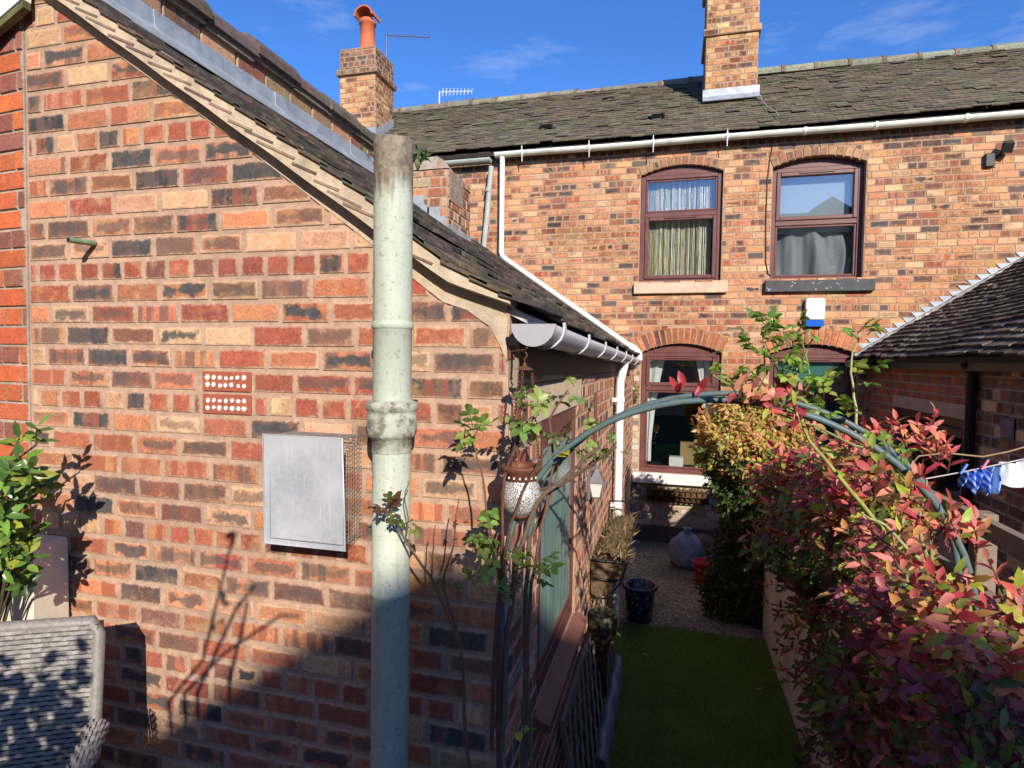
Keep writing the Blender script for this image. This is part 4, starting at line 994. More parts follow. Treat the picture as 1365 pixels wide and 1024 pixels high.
# overflow pipe
mb = MB(); s = np.array(at(128, 325, Y=YG - .004)); e = s + np.array([-.012, -.095, -.004])
for rr, fl in ((.0105, 1), (.008, -1)):
    pass
mb.tube([s, e], .0105, 12); mb.tube([e + np.array([0, -.0008, 0]), e + np.array([0, -.001, 0])], .008, 12, m=1)
put(mb.build('overflow_pipe', [simple('verdigris_copper', (.16, .26, .15), .6, .3, 30, .2, .3, .002, (.30, .20, .10), .5, 40), M_BLACK]), 'short green copper overflow pipe poking out of the gable', 'pipe')
# alarm box
M_PRINT = simple('pale_violet_print', (.52, .46, .66), .5, .1, 9)
a0 = at(1086, 417, Y=YB - .04); ab = thing('alarm_box', 'white alarm bell box with blue base under the dark window sill', 'alarm box', (a0[0], YB, a0[2]))
def rbox(mb, x0, x1, z0, z1, y0, y1, r, m=0, n=5):
    pts = [(cx + r * math.cos(t), cz + r * math.sin(t)) for cx, cz, t0 in ((x1 - r, z0 + r, -math.pi / 2), (x1 - r, z1 - r, 0), (x0 + r, z1 - r, math.pi / 2), (x0 + r, z0 + r, math.pi)) for t in np.linspace(t0, t0 + math.pi / 2, n)]
    ins = [((x0 + x1) / 2 + (p[0] - (x0 + x1) / 2) * .93, (z0 + z1) / 2 + (p[1] - (z0 + z1) / 2) * .95) for p in pts]; k = len(pts)
    vs = [(p[0], y1, p[1]) for p in pts] + [(p[0], y0 + .012, p[1]) for p in pts] + [(p[0], y0, p[1]) for p in ins]
    mb.mesh(vs, [(i + a * k, (i + 1) % k + a * k, (i + 1) % k + (a + 1) * k, i + (a + 1) * k) for a in (0, 1) for i in range(k)], None, m, True); mb.mesh(vs[2 * k:], [tuple(range(k))], None, m)
mb = MB(); rbox(mb, a0[0] - .105, a0[0] + .105, a0[2] - .085, a0[2] + .17, YB - .075, YB - .006, .03); ac = mb.build('cover', M_WHITEPVC, ab)
mb = MB(); rbox(mb, a0[0] - .102, a0[0] + .102, a0[2] - .165, a0[2] - .087, YB - .072, YB - .006, .025); mb.build('strobe', simple('blue_strobe_lens', (.01, .10, .48), .3, .05, 6), ab)
for k, (zz, wdt) in enumerate(((.10, .12), (.075, .09), (.04, .11), (.012, .10), (-.018, .03), (-.052, .13))):
    x = a0[0] - wdt / 2; mb = MB()
    while x < a0[0] + wdt / 2: L = random.uniform(.008, .02); mb.box((x, YB - .0762, a0[2] + zz - .004), (x + L, YB - .0752, a0[2] + zz + .004)); x += L + .005
    mb.build('printed_line', M_PRINT, ac)
# floodlight and its sensor
f0 = np.array(at(1343, 196, Y=YB - .09)); fl = thing('floodlight', 'small dark floodlight with a cable on the terrace wall at upper right', 'light', (f0[0], YB, f0[2]))
mb = MB(); M = Matrix.Translation(Vector(f0)) @ Matrix.Rotation(.5, 4, 'X') @ Matrix.Rotation(-.25, 4, 'Z'); mb.box((-.05, -.045, -.055), (.05, .03, .06), M=M, bev=.008); mb.build('lamp_head', simple('dark_grey_plastic', (.03, .035, .032), .5, .2, 8), fl)
mb = MB(); mb.tube([f0 + np.array([0, .03, 0]), f0 + np.array([-.04, .06, -.06]), f0 + np.array([-.07, .085, -.09])], .014, 8); mb.build('arm', M_BLACK, fl)
c0 = at(1319, 214, Y=YB - .02); mb = MB(); mb.tube([f0 + np.array([-.07, .08, -.09]), f0 + np.array([-.09, .08, -.16]), (c0[0] + .07, YB - .02, c0[2] - .07), (c0[0] + .02, YB - .012, c0[2] - .065)], .005, 6); mb.build('cable', simple('pale_cable', (.4, .38, .34), .6, .1, 9), fl)
mb = MB(); mb.box((c0[0] - .05, YB - .05, c0[2] - .075), (c0[0] + .045, YB - .006, c0[2] + .075), bev=.01); put(mb.build('junction_box', bpy.data.materials['dark_grey_plastic']), 'dark junction box on the terrace wall left of the floodlight', 'box')
# cables on the terrace
mb = MB(); mb.tube([at(x, y, Y=YB - .012) for x, y in ((1030, 180), (1029, 200), (1026, 215), (1023, 240), (1021, 300), (1021, 350), (1024, 365), (1029, 369))], .006, 6)
put(mb.build('wall_cable', simple('brown_cable', (.07, .045, .035), .6, .1, 9)), 'thin brown cable dropping down the brickwork beside the right upper window', 'cable')
n_ = lambda px, py, Yv: (lambda q: (q[0], q[1] - .02, ZR0 + (q[1] - YE) * math.tan(PI35) + .04))(at(px, py, Y=Yv))
mb = MB(); mb.tube([n_(1013, 136, 8.72), n_(1015, 145, 8.5), n_(1022, 158, 8.2), n_(1034, 168, 7.95), n_(1037, 172, 7.8)], .005, 6)
put(mb.build('roof_cable', simple('pale_roof_cable', (.36, .32, .24), .7, .1, 9)), 'aerial cable lying on the roof slope below the tall chimney', 'cable')
# television aerials
def aerial(label, mast, boom, nel, el, mat, Yv, bend=None):
    t = thing('tv_aerial', label, 'aerial', mast[0])
    mb = MB(); mb.tube(mast, .012, 6); mb.build('mast', mat, t); mb = MB(); mb.tube(boom, .009, 6); bm_ = mb.build('boom', mat, t)
    b0, b1 = np.array(boom[0]), np.array(boom[-1])
    for k in range(nel):
        c = b0 + (b1 - b0) * (.12 + .88 * k / (nel - 1)); h_ = el * (1.15 - .4 * k / nel); mb = MB()
        mb.tube([c - np.array([0, .02, h_]), c + np.array([0, .02, h_])], .005, 5); mb.build('element', mat, bm_)
    return t
M_ALU = simple('dull_aluminium', (.55, .57, .60), .45, .1, 9, .5); M_DALU = simple('dark_weathered_metal', (.14, .14, .17), .5, .2, 9, .4)
t = aerial('dark tv aerial on a mast clamped to the left chimney', [at(515, 108, Y=9.0), at(515, 47, Y=9.0)], [at(513, 47, Y=9.0), at(573, 50, Y=9.0)], 9, .06, M_DALU, 9)
for y in (88, 98): mb = MB(); mb.tube([at(509, y, Y=9.0), at(516, y, Y=9.0)], .012, 6); mb.build('clamp', M_ALU, t)
aerial('pale tv aerial standing on the roof ridge right of the left chimney', [at(585, 152, Y=yr), at(586, 122, Y=yr)], [at(585, 123, Y=yr), at(629, 122, Y=yr)], 9, .07, simple('bright_aluminium', (.75, .77, .8), .4, .05, 9, .3), yr)
# wall lantern on the extension
wl = thing('wall_lantern', 'grey metal lantern on the side wall under a brown conduit', 'lantern', (XS, 3.62, -.85))
yl, zl = 3.62, -.735; xl = XS + .054; ls = .5
mb = MB()
def frus(mb, c, r0, r1, z0, z1, m=0):
    q = [(c[0] + r * a, c[1] + r * b, z) for r, z in ((r0, z0), (r1, z1)) for a, b in ((-1, -1), (1, -1), (1, 1), (-1, 1))]
    mb.mesh(q, [(0, 1, 5, 4), (1, 2, 6, 5), (2, 3, 7, 6), (3, 0, 4, 7), (3, 2, 1, 0), (4, 5, 6, 7)], None, m)
frus(mb, (xl, yl), .048, .013, zl, zl + .07); frus(mb, (xl, yl), .013, .007, zl + .07, zl + .085); frus(mb, (xl, yl), .020, .028, zl - .095, zl - .087)
for a, b in ((-1, -1), (1, -1), (1, 1), (-1, 1)): mb.tube([(xl + .024 * a, yl + .024 * b, zl - .09), (xl + .043 * a, yl + .043 * b, zl)], .004, 5)
mb.box((XS + .004, yl - .05, zl - .1), (XS + .02, yl + .05, zl + .1)); mb.tube([(XS + .015, yl, zl + .07), (xl, yl, zl + .1)], .01, 6)
mb.build('housing', simple('grey_lantern_metal', (.17, .16, .17), .5, .15, 10, .3), wl)
mb = MB(); frus(mb, (xl, yl), .023, .041, zl - .087, zl - .002); mb.build('glass_shade', simple('frosted_glass', (.62, .61, .58), .35, .05, 8), wl)
mb = MB(); mb.box((XS + .0055, 3.80, zl + .03), (XS + .022, 3.83, -.20), bev=.003); put(mb.build('conduit', M_MAHOG), 'brown cable conduit running up the side wall from the lantern', 'conduit')
# hanging lantern with mosaic glass bowl
hx, hy = -.400, 1.60; hl = thing('hanging_lantern', 'mosaic glass lantern with rusty rim hanging by chains at the gable corner', 'lantern', (hx, hy, -.4))
mb = MB(); zc = at(690, 657, Y=hy)[2]
mb.lathe((hx, hy, zc), [(.012, -.062), (.03, -.058), (.047, -.042), (.055, -.02), (.056, 0), (.052, .02), (.045, .034), (.042, .04)], 28)
def mosaic():
    m, t, o = new_mat('cracked_mirror_mosaic'); h = NT(t); p = h.pos()
    v = h.n('ShaderNodeTexVoronoi', {'Vector': p, 'Scale': 190.0}); e = h.n('ShaderNodeTexVoronoi', {'Vector': p, 'Scale': 190.0}, feature='DISTANCE_TO_EDGE')
    c = h.mix(v.outputs['Color'], (.50, .48, .45), (.92, .90, .88)); c = h.mix(h.ramp(e.outputs['Distance'], .05, .12, 1, 0), c, (.16, .14, .12))
    h.bsdf(o, c, .25, v.outputs['Distance'], .6, .003, .35, .6); return m
mb.build('glass_bowl', mosaic(), hl)
mb = MB(); mb.lathe((hx, hy, zc), [(.042, .036), (.047, .04), (.048, .058), (.054, .062), (.057, .072), (.057, .078), (.050, .08), (.046, .07), (.044, .045)], 28)
for k in range(18):
    t = k * math.pi / 9; mb.box((hx + .0478 * math.cos(t) - .002, hy + .0478 * math.sin(t) - .002, zc + .046), (hx + .0478 * math.cos(t) + .002, hy + .0478 * math.sin(t) + .002, zc + .052), m=1)
rim = mb.build('rim', [M_RUST, simple('bright_bead', (.7, .66, .6), .3, .05, 9)], hl)
mb = MB(); mb.lathe((hx, hy, zc), [(.004, -.075), (.02, -.072), (.03, -.062), (.032, -.056), (.02, -.052)], 20); mb.build('base_cup', M_RUST, hl)
zp = at(690, 493, Y=hy)[2]
mb = MB(); mb.lathe((hx + .005, hy, zp), [(.026, 0), (.018, .006), (.006, .012), (.004, .02)], 12, cap0=True); mb.tube([(hx + .005, hy, zp + .018), (hx + .004, hy, zp + .03), (hx + .012, hy, zp + .04), (hx + .006, hy, zp + .05)], .0022, 6); mb.build('chain_plate', M_RUST, hl)
for k in range(3):
    t = k * 2.094 + .5; a = np.array([hx + .005 + .02 * math.cos(t), hy + .02 * math.sin(t), zp]); b = np.array([hx + .05 * math.cos(t), hy + .05 * math.sin(t), zc + .078]); mb = MB()
    L = np.linalg.norm(b - a); n = int(L / .0095); d = (b - a) / L
    s1 = np.cross(d, [0, 1, .2]); s1 /= np.linalg.norm(s1); s2 = np.cross(d, s1)
    for q in range(n):
        c = a + d * L * (q + .5) / n; s = s1 if q % 2 else s2
        mb.tube([c + d * .0068 * math.cos(u) + s * .0035 * math.sin(u) for u in np.linspace(0, 2 * math.pi, 9)], .0010, 4, cap=False)
    mb.build('chain', M_RUST, hl)
mb = MB(); mb.tube([(XS + .01, YG - .01, zp + .052), (XS + .05, YG - .08, zp + .055), (hx + .006, hy, zp + .055), (hx + .012, hy - .004, zp + .062)], .003, 6); mb.box((XS + .001, YG - .012, zp + .03), (XS + .02, YG - .006, zp + .07))
put(mb.build('hook_bracket', M_RUST), 'rusty wire hook carrying the hanging lantern below the gutter', 'hook')
# iron hayrack planter on the side wall
hr = thing('wall_planter', 'black iron hayrack planter of dry soil and withered plants on the side wall', 'planter', (XS, 4.3, -1.5))
yA, yB, xw, xo, zt, zb = 3.75, 4.85, XS + .012, XS + .235, -1.26, -1.50
mb = MB()
for z, xx in ((zt, xo), (zt - .12, xo - .04)): mb.tube([(xw, yA, z), (xx - .03, yA, z), (xx, yA + .03, z), (xx, yB - .03, z), (xx - .03, yB, z), (xw, yB, z)], .008, 6)
for k in range(9):
    y = yA + (yB - yA) * k / 8; mb.tube([(xo, y, zt), (xo - .03, y, zt - .12), (xo - .12, y, zb), (xw, y, zb)], .006, 5)
mb.tube([(xw, yB, zt), (xw, yB, zt + .13), (xo, yB, zt + .14)], .007, 6); mb.build('frame', M_BLACK, hr)
mb = MB(); n = 16
P2 = []
for i in range(n + 1):
    for j in range(7):
        y = yA + .02 + (yB - yA - .04) * i / n; u = j / 6; P2.append((xw + (xo - xw - .01) * u, y, zt - .015 + .05 * math.sin(u * 3.14) + random.uniform(-.02, .025)))
mb.mesh(P2, [(i * 7 + j, i * 7 + j + 1, (i + 1) * 7 + j + 1, (i + 1) * 7 + j) for i in range(n) for j in range(6)])
mb.prism([(xw, zt - .01), (xo - .012, zt - .01), (xo - .05, zt - .13), (xo - .13, zb + .01), (xw, zb + .01)], 'y', yA + .012, yB - .012)
mb.build('soil', simple('coir_and_soil', (.16, .11, .06), .95, .4, 30, 0, 1, .02, (.06, .045, .03), .5, 12), hr)
mb = MB()
for k in range(420):
    b = np.array([random.uniform(xw + .02, xo), random.uniform(yA, yB), zt + random.uniform(-.02, .02)]); d = np.array([random.gauss(.1, .5), random.gauss(0, .5), random.uniform(.2, 1)]); d /= np.linalg.norm(d); L = random.uniform(.03, .11)
    leaf(mb, b, d, rvec(), L, random.uniform(.006, .014), vary(random.choice([(.22, .15, .07), (.30, .21, .10), (.14, .08, .05), (.10, .13, .04)]), .3), .1, .4, False)
mb.build('withered_plants', M_LEAF, hr)
# pots and clutter along the wall
def pot(name, label, cat, c, r, h_, mat, rim=.02, taper=.82, fill=True):
    t = thing(name, label, cat, c); mb = MB()
    mb.lathe(c, [(r * taper * .9, .0), (r * taper, .01), (r * .97, h_ * .8), (r, h_ - .035), (r + rim, h_ - .03), (r + rim, h_ - .002), (r + rim - .008, h_), (r - .012, h_ - .004), (r - .02, h_ * .5), (0.001, h_ * .48)], 28, cap0=True); mb.build('body', mat, t); return t
def bluepot():
    m, t, o = new_mat('blue_floral_glaze'); h = NT(t); p = h.pos()
    v = h.n('ShaderNodeTexVoronoi', {'Vector': p, 'Scale': 22.0}); n1 = h.noise(p, 30, 4, .6)
    c = h.mix(h.ramp(h.m('ADD', v.outputs['Distance'], h.m('MULTIPLY', n1, .4)), .50, .62), (.10, .14, .21), (.012, .02, .055)); h.bsdf(o, c, .25, n1, .1, .002, 0, .5); return m
pot('flower_pot', 'dark blue patterned glazed pot standing on the gravel by the lawn', 'pot', (-.235, 5.36, G), .135, .32, bluepot())
t = thing('round_planter', 'dark olive round planter bowl under the near end of the iron hayrack', 'planter', (-.385, 3.72, G)); mb = MB()
mb.lathe((-.385, 3.72, -1.66), [(.03, -.11), (.07, -.08), (.09, -.02), (.092, .04), (.088, .08), (.078, .085), (.075, .07), (.0, .05)], 24); mb.build('bowl', simple('olive_glaze', (.045, .042, .024), .5, .3, 10), t)
mb = MB(); mb.lathe((-.385, 3.72, G), [(.08, 0), (.07, .02), (.03, .1), (.03, .46), (.05, .52)], 16); mb.build('stand', M_IRON, t)
# lattice trellis, leaning
tr = thing('trellis', 'low weathered diamond lattice trellis leaning on the side wall', 'trellis', (-.42, 3.4, G)); mb = MB()
yA, yB = 2.72, 4.35; zA, zB = G + .02, G + .58; xof = lambda z: XS + .15 - .13 * (z - zA) / (zB - zA)
for z in (zA, zB): bar(mb, (xof(z), yA, z), (xof(z), yB, z), .035, .02, up=(1, 0, 0))
for y in (yA, yB): bar(mb, (xof(zA), y, zA), (xof(zB), y, zB), .035, .02, up=(1, 0, 0))
for k in range(-5, 13):
    for sg in (1, -1):
        y0 = yA + k * .145; y1 = y0 + sg * (zB - zA) * .8; a, b = (y0, zA), (y1, zB); 
        if sg < 0: a, b = (y0 + .5, zA), (y0 + .5 - (zB - zA) * .8, zB)
        pts = []
        t0, t1 = 0, 1; dy = b[0] - a[0]
        for lim, s in ((yA, 1), (yB, -1)):
            if s * (a[0] - lim) < 0 and s * (b[0] - lim) < 0: t0 = 2; break
            if s * (a[0] - lim) < 0: t0 = max(t0, (lim - a[0]) / dy)
            elif s * (b[0] - lim) < 0: t1 = min(t1, (lim - a[0]) / dy)
        if t1 - t0 < .1: continue
        q = [(a[0] + dy * t, a[1] + (b[1] - a[1]) * t) for t in (t0, t1)]
        bar(mb, (xof(q[0][1]) + .008 * sg, *q[0]), (xof(q[1][1]) + .008 * sg, *q[1]), .026, .009, up=(1, 0, 0))
mb.build('lattice', M_WOOD, tr)
mb = MB(); n = 14
for i in range(n):
    y0, y1 = 3.15 + 1.2 * i / n, 3.15 + 1.2 * (i + 1) / n; r = lambda k: .012 * math.sin(k * 1.7) + .006 * math.sin(k * 3.1)
    vs = [(-.33 + r(i + q) + dx, y, z) for q, y in ((0, y0), (1, y1)) for dx, z in ((-.04, G), (-.035, G + .15 + r(i + q)), (0, G + .165 + r(i + q)), (.03, G + .14), (.035, G))]
    mb.mesh(vs, [(k, k + 1, k + 6, k + 5) for k in range(4)] + ([(0, 1, 2, 3, 4)] if i == 0 else []), None, 0, True)
put(mb.build('edging_sheet', simple('blue_grey_plastic_sheet', (.16, .20, .24), .4, .2, 8, 0, .4, .006, (.35, .33, .3), .4, 9)), 'crumpled blue-grey plastic edging between the trellis and lawn', 'edging')
mb = MB(); n=1; mb.box((XS + .006, 2.1, -1.62), (XS + .05, 3.75, -1.50), bev=.006)
# plastic sack and red bucket by the far wall
sk_ = thing('plastic_sack', 'tied blue-grey plastic sack beside the red bucket on the gravel', 'sack', (.20, 6.95, G)); mb = MB()
pf = [(.02, 0), (.15, .0), (.19, .08), (.195, .18), (.16, .29), (.09, .36), (.03, .39), (.05, .43), (.02, .44)]; n = 20; vs = []
for r, z in pf:
    for j in range(n):
        t = 2 * math.pi * j / n; k = 1 + .08 * math.sin(t * 5 + z * 20) + .08 * math.sin(t * 3 - z * 11) + random.uniform(-.05, .05); vs.append((.20 + r * k * math.cos(t), 6.95 + r * k * math.sin(t), G + z))
mb.mesh(vs, [(i * n + j, i * n + (j + 1) % n, (i + 1) * n + (j + 1) % n, (i + 1) * n + j) for i in range(len(pf) - 1) for j in range(n)], None, 0, True); mb.build('bag', simple('blue_grey_polythene', (.20, .29, .36), .3, .3, 12, 0, 1, .02, (.5, .52, .52), .5, 8), sk_)
rb = thing('bucket', 'bright red bucket next to the plastic sack', 'bucket', (.35, 6.5, G)); mb = MB(); mb.lathe((.35, 6.5, G), [(.07, 0), (.095, .20), (.105, .20), (.105, .215), (.09, .215), (.066, .02), (0.001, .02)], 24); mb.build('body', simple('red_plastic', (.62, .015, .015), .4, .1, 8), rb)
mb = MB(); mb.tube([(.35 + .1 * math.cos(t), 6.5 - .05 * math.sin(t), G + .2 - .1 * math.sin(t)) for t in np.linspace(0, math.pi, 12)], .004, 5); mb.build('handle', M_ALU, rb)
st_ = thing('garden_stone', 'round tan stone against the far wall behind the sack', 'stone', (.40, 7.55, G)); mb = MB(); vs = []
for i in range(7):
    for j in range(12):
        a, b = math.pi * i / 6, 2 * math.pi * j / 12; k = 1 + .08 * math.sin(3 * b + a * 2); vs.append((.40 + .15 * k * math.sin(a) * math.cos(b), 7.5 + .13 * math.sin(a) * math.sin(b) * k, G + .1 + .13 * math.cos(a) * k))
mb.mesh(vs, [(i * 12 + j, i * 12 + (j + 1) % 12, (i + 1) * 12 + (j + 1) % 12, (i + 1) * 12 + j) for i in range(6) for j in range(12)], None, 0, True); mb.build('stone', simple('tan_stone', (.17, .13, .09), .9, .25, 12, 0, .8, .01), st_)
# basket under the lower window
wb = thing('window_basket', 'rusty window basket with old moss under the lower left sill', 'basket', (.1, YB, -1.7)); mb = MB(); x0, x1 = -.27, .46
for z, d in ((-1.59, .19), (-1.66, .18), (-1.73, .13)): mb.tube([(x0, YB - .01, z), (x0, YB - d, z), (x1, YB - d, z), (x1, YB - .01, z)], .008, 5)
for k in range(12):
    x = x0 + (x1 - x0) * k / 11; mb.tube([(x, YB - .19, -1.59), (x, YB - .18, -1.66), (x, YB - .13, -1.735), (x, YB - .012, -1.78)], .007, 5)
mb.build('frame', M_IRON, wb); mb = MB(); mb.prism([(YB - .01, -1.61), (YB - .175, -1.60), (YB - .165, -1.66), (YB - .12, -1.72), (YB - .01, -1.765)], 'x', x0 + .01, x1 - .01); mb.build('liner', simple('coir_liner', (.17, .095, .04), .95, .4, 25, 0, 1, .02, (.07, .05, .02), .6, 8), wb)
mb = MB()
for k in range(120):
    b = np.array([random.uniform(x0, x1), YB - random.uniform(.02, .17), -1.6]); d = np.array([random.gauss(0, .5), random.gauss(-.2, .4), random.uniform(.1, .8)]); leaf(mb, b, d, rvec(), random.uniform(.03, .09), .015, vary(random.choice([(.07, .12, .03), (.2, .14, .06)]), .3), .2, .3, False)
mb.build('old_plants', M_LEAF, wb)
# boundary wall and fence
bw = thing('garden_wall', 'cream rendered garden wall along the right side of the lawn', 'wall', (.86, 3, G)); mb = MB(); n = 24
for (a, b) in ((.80, .92),):
    ys = np.linspace(.4, 5.55, n + 1); w_ = lambda y, z: .006 * math.sin(y * 3.1 + z * 2) + .004 * math.sin(y * 7.7)
    zs = [G - .02, -1.9, -1.5, -1.2, -1.02]
    vs = [(a + w_(y, z), y, z) for y in ys for z in zs] ; k = len(zs)
    mb.mesh(vs, [(i * k + j, i * k + j + 1, (i + 1) * k + j + 1, (i + 1) * k + j) for i in range(n) for j in range(k - 1)], None, 0, True)
    mb.mesh([(a + w_(y, zs[-1]), y, zs[-1]) for y in ys] + [(b, y, zs[-1]) for y in ys] + [(b, y, G) for y in ys], [(i, n + 1 + i, n + 2 + i, i + 1) for i in range(n)] + [(n + 1 + i, 2 * n + 2 + i, 2 * n + 3 + i, n + 2 + i) for i in range(n)])
    mb.mesh([(a + w_(5.55, z), 5.55, z) for z in zs] + [(b, 5.55, zs[-1]), (b, 5.55, G)], [tuple(range(k + 2))[::-1]])
mb.build('render', M_RENDER, bw)
fn = thing('fence', 'weathered wooden post and rail fence above the hedge at right', 'fence', (1.42, 2.6, G)); FX = 1.40
for z in (-.735, -1.06):
    mb = MB(); bar(mb, (FX, 1.2, z + .002), (FX, 4.6, z), .045, .085); mb.build('rail', M_WOOD, fn)
for y in (1.5, 2.62, 3.35, 4.3):
    mb = MB(); mb.box((FX + .024, y - .045, G), (FX + .11, y + .045, -.70), bev=.004); mb.build('post', M_WOOD, fn)
# garden arch of green tube
ga = thing('garden_arch', 'blue-green tubular metal arch spanning the lawn with roses tied on it', 'garden arch', (.15, 1.75, G)); M_ARCH = simple('blue_green_coated_tube', (.085, .135, .14), .45, .15, 20, 0, .1, .001, (.13, .14, .11), .5, 18)
def hoop(y, xl, xr, ztop, dz):
    c = (xl + xr) / 2; hw = (xr - xl) / 2; hh = .56
    pts = [(xl, y, G), (xl, y, -1.6), (xl, y, -1.1), (xl, y, ztop - hh)] + [(c - hw * math.cos(t), y, ztop - hh + hh * math.sin(t) ** .9) for t in np.linspace(.12, math.pi - .12, 26)] + [(xr, y, ztop - hh), (xr, y, -1.1), (xr, y, G)]
    mb = MB(); mb.tube(pts, .0084, 8); return mb.build('hoop', M_ARCH, ga)
hoop(1.60, -.45, .70, -.093, 0); hoop(1.89, -.445, .78, -.09, 0)
for k, t in enumerate(np.linspace(.35, math.pi - .35, 6)):
    mb = MB(); a = (.125 - .575 * math.cos(t), 1.6, -.653 + .56 * math.sin(t) ** .9); b = (.167 - .612 * math.cos(t), 1.89, -.65 + .56 * math.sin(t) ** .9); mb.tube([a, b], .0055, 6); mb.build('crossbar', M_ARCH, ga)
for z in (-1.0, -1.4, -1.8):
    mb = MB(); mb.tube([(-.45, 1.6, z), (-.445, 1.89, z + .05)], .0055, 6); mb.build('crossbar', M_ARCH, ga)
# washing on a line behind the fence
lp = [np.array(at(x, y, Y=2.9)) for x, y in ((1225, 640), (1290, 628), (1365, 612), (1480, 588))]
mb = MB(); mb.tube(lp, .003, 5); put(mb.build('washing_line', simple('pale_cord', (.5, .45, .42), .8, .1, 9)), 'thin washing line behind the fence at the right edge', 'line')
def garment(name, label, px0, px1, dy, mat, seed):
    P0, P1 = (np.array(at(px, 640 - (px - 1225) * .2 + 1, Y=2.9 + .01 * seed)) for px in (px0, px1)); mb = MB(); nx, nz = 16, 8; V_ = []
    for j in range(nz + 1):
        for i in range(nx + 1):
            u, v = i / nx, j / nz; p = P0 + (P1 - P0) * u; L = dy * (1 - .25 * math.sin(u * 5 + seed)) * (1 + .12 * math.sin(u * 14))
            V_.append((p[0], p[1] + .03 * math.sin(u * 11 + seed) * v + .02 * math.sin(u * 23 + v * 3), p[2] - v * L + .008 * math.sin(u * 17)))
    mb.mesh(V_, [(j * 17 + i, j * 17 + i + 1, (j + 1) * 17 + i + 1, (j + 1) * 17 + i) for j in range(nz) for i in range(nx)], None, 0, True)
    put(mb.build(name, mat), label, 'clothes', 'washing on the line')
def stripes():
    m, t, o = new_mat('blue_striped_cloth'); h = NT(t); p = h.pos(); x = h.n('ShaderNodeSeparateXYZ', {0: p})
    s = h.m('SINE', h.m('MULTIPLY', h.m('ADD', x.outputs[0], h.m('MULTIPLY', x.outputs[2], .5)), 380.0)); h.bsdf(o, h.mix(h.ramp(s, -.2, .2), (.02, .10, .55), (.30, .42, .75)), .9, None); return m
garment('blue_garment', 'blue striped garment pegged on the washing line', 1282, 1318, .085, stripes(), 1)
garment('white_garment', 'white garment on the line nearest the right edge', 1330, 1420, .10, simple('white_cotton', (.74, .75, .80), .9, .06, 6), 2)
garment('pale_blue_garment', 'pale blue garment between the striped and the white one', 1308, 1340, .095, simple('pale_blue_cotton', (.35, .50, .80), .9, .06, 6), 3)
for k, (px, c) in enumerate(((1312, (.75, .2, .35)), (1284, (.1, .3, .8)))):
    p = np.array(at(px, 640 - (px - 1225) * .2 - 2, Y=2.89)); mb = MB(); mb.box((-.004, -.005, -.02), (.004, .005, .028), M=Matrix.Translation(Vector(p)) @ Matrix.Rotation(.5, 4, 'Y'), bev=.001); put(mb.build('clothes_peg', simple(f'peg_plastic_{k}', c, .4, .05, 9)), ['pink clothes peg on the washing line', 'blue clothes peg on the striped garment'][k], 'peg')
# rattan chair on the patio
rc = thing('rattan_chair', 'grey woven rattan armchair against the gable in the lower left corner', 'chair', (-1.713, 1.42, -1.72))
def weave(name, f, nu, nv, mat, par):
    """over-under strips following the surface f(u, v) -> point, normal"""
    mb = MB()
    for j in range(nv):
        for k in range(nu):
            u0, u1 = k / nu, (k + 1) / nu; up = (j + k) % 2
            for (a, b, c, d, h_) in ((u0 - .12 / nu, u1 + .12 / nu, (j + .13) / nv, (j + .87) / nv, .0060 if up else .0),):
                q = []
                for uu, vv, e in ((a, c, 0), ((a + b) / 2, c, 1), (b, c, 0), (b, d, 0), ((a + b) / 2, d, 1), (a, d, 0)):
                    p, n = f(min(max(uu, 0), 1), vv); q.append(np.array(p) + np.array(n) * (h_ if e else 0.0))
                g = random.uniform(.7, 1.15); col = (.25 * g, .235 * g, .22 * g, 0)
                mb.mesh(q, [(0, 1, 4, 5), (1, 2, 3, 4)], col, 0, True)
    return mb.build(name, mat, par)
M_RAT = attr_mat('grey_rattan', .5, 0, .2, 80, .4)
zt = -.85; xa, xb = -2.34, -1.713; yb_ = 1.42
def backf(u, v): return (xa + (xb - xa) * u + (.02 * (v - 1)) * (u - .5), yb_ + .03 - .10 * (1 - v) - .05 * math.cos((u - .5) * 2.6) * .0 + .0, zt - .62 + .62 * v + .01 * math.sin(u * 3.14)), (0, -1, .15)
weave('backrest', backf, 26, 44, M_RAT, rc)
mb = MB(); mb.box((xa, yb_ - .05, zt - .64), (xb, yb_ + .06, zt - .62)); 
mb.mesh([(xa, yb_ + .034, zt), (xb, yb_ + .034, zt), (xb, yb_ - .068, zt - .62), (xa, yb_ - .068, zt - .62), (xa, yb_ + .09, zt - .01), (xb, yb_ + .09, zt - .01), (xb, yb_ + .03, zt - .62), (xa, yb_ + .03, zt - .62)], [(0, 3, 2, 1), (4, 5, 6, 7), (0, 1, 5, 4), (1, 2, 6, 5), (3, 0, 4, 7)], (.05, .045, .042, 0)); mb.tube([(xa, yb_ + .055, zt + .002), ((xa + xb) / 2, yb_ + .055, zt + .013), (xb - .02, yb_ + .055, zt + .002), (xb, yb_ + .04, zt - .03), (xb, yb_ - .02, zt - .4)], .02, 8, (.20, .185, .17, 0)); mb.build('back_frame', M_RAT, rc)
for s, x in ((-1, xa), (1, xb)):
    def armf(u, v, x=x, s=s):
        th_ = math.pi * (v - .5); return (x + s * .015 + .032 * math.sin(th_) , yb_ - .03 - .50 * u, zt - .30 - .08 * u - .16 * u ** 2 + .032 * math.cos(th_)), (math.sin(th_), 0, math.cos(th_))
    weave('arm', armf, 30, 9, M_RAT, rc)
    mb = MB(); mb.box((x - .035 + s * .015, yb_ - .52, -1.70), (x + .035 + s * .015, yb_, zt - .62), (.12, .11, .10, 0)); mb.build('side_panel', M_RAT, rc)
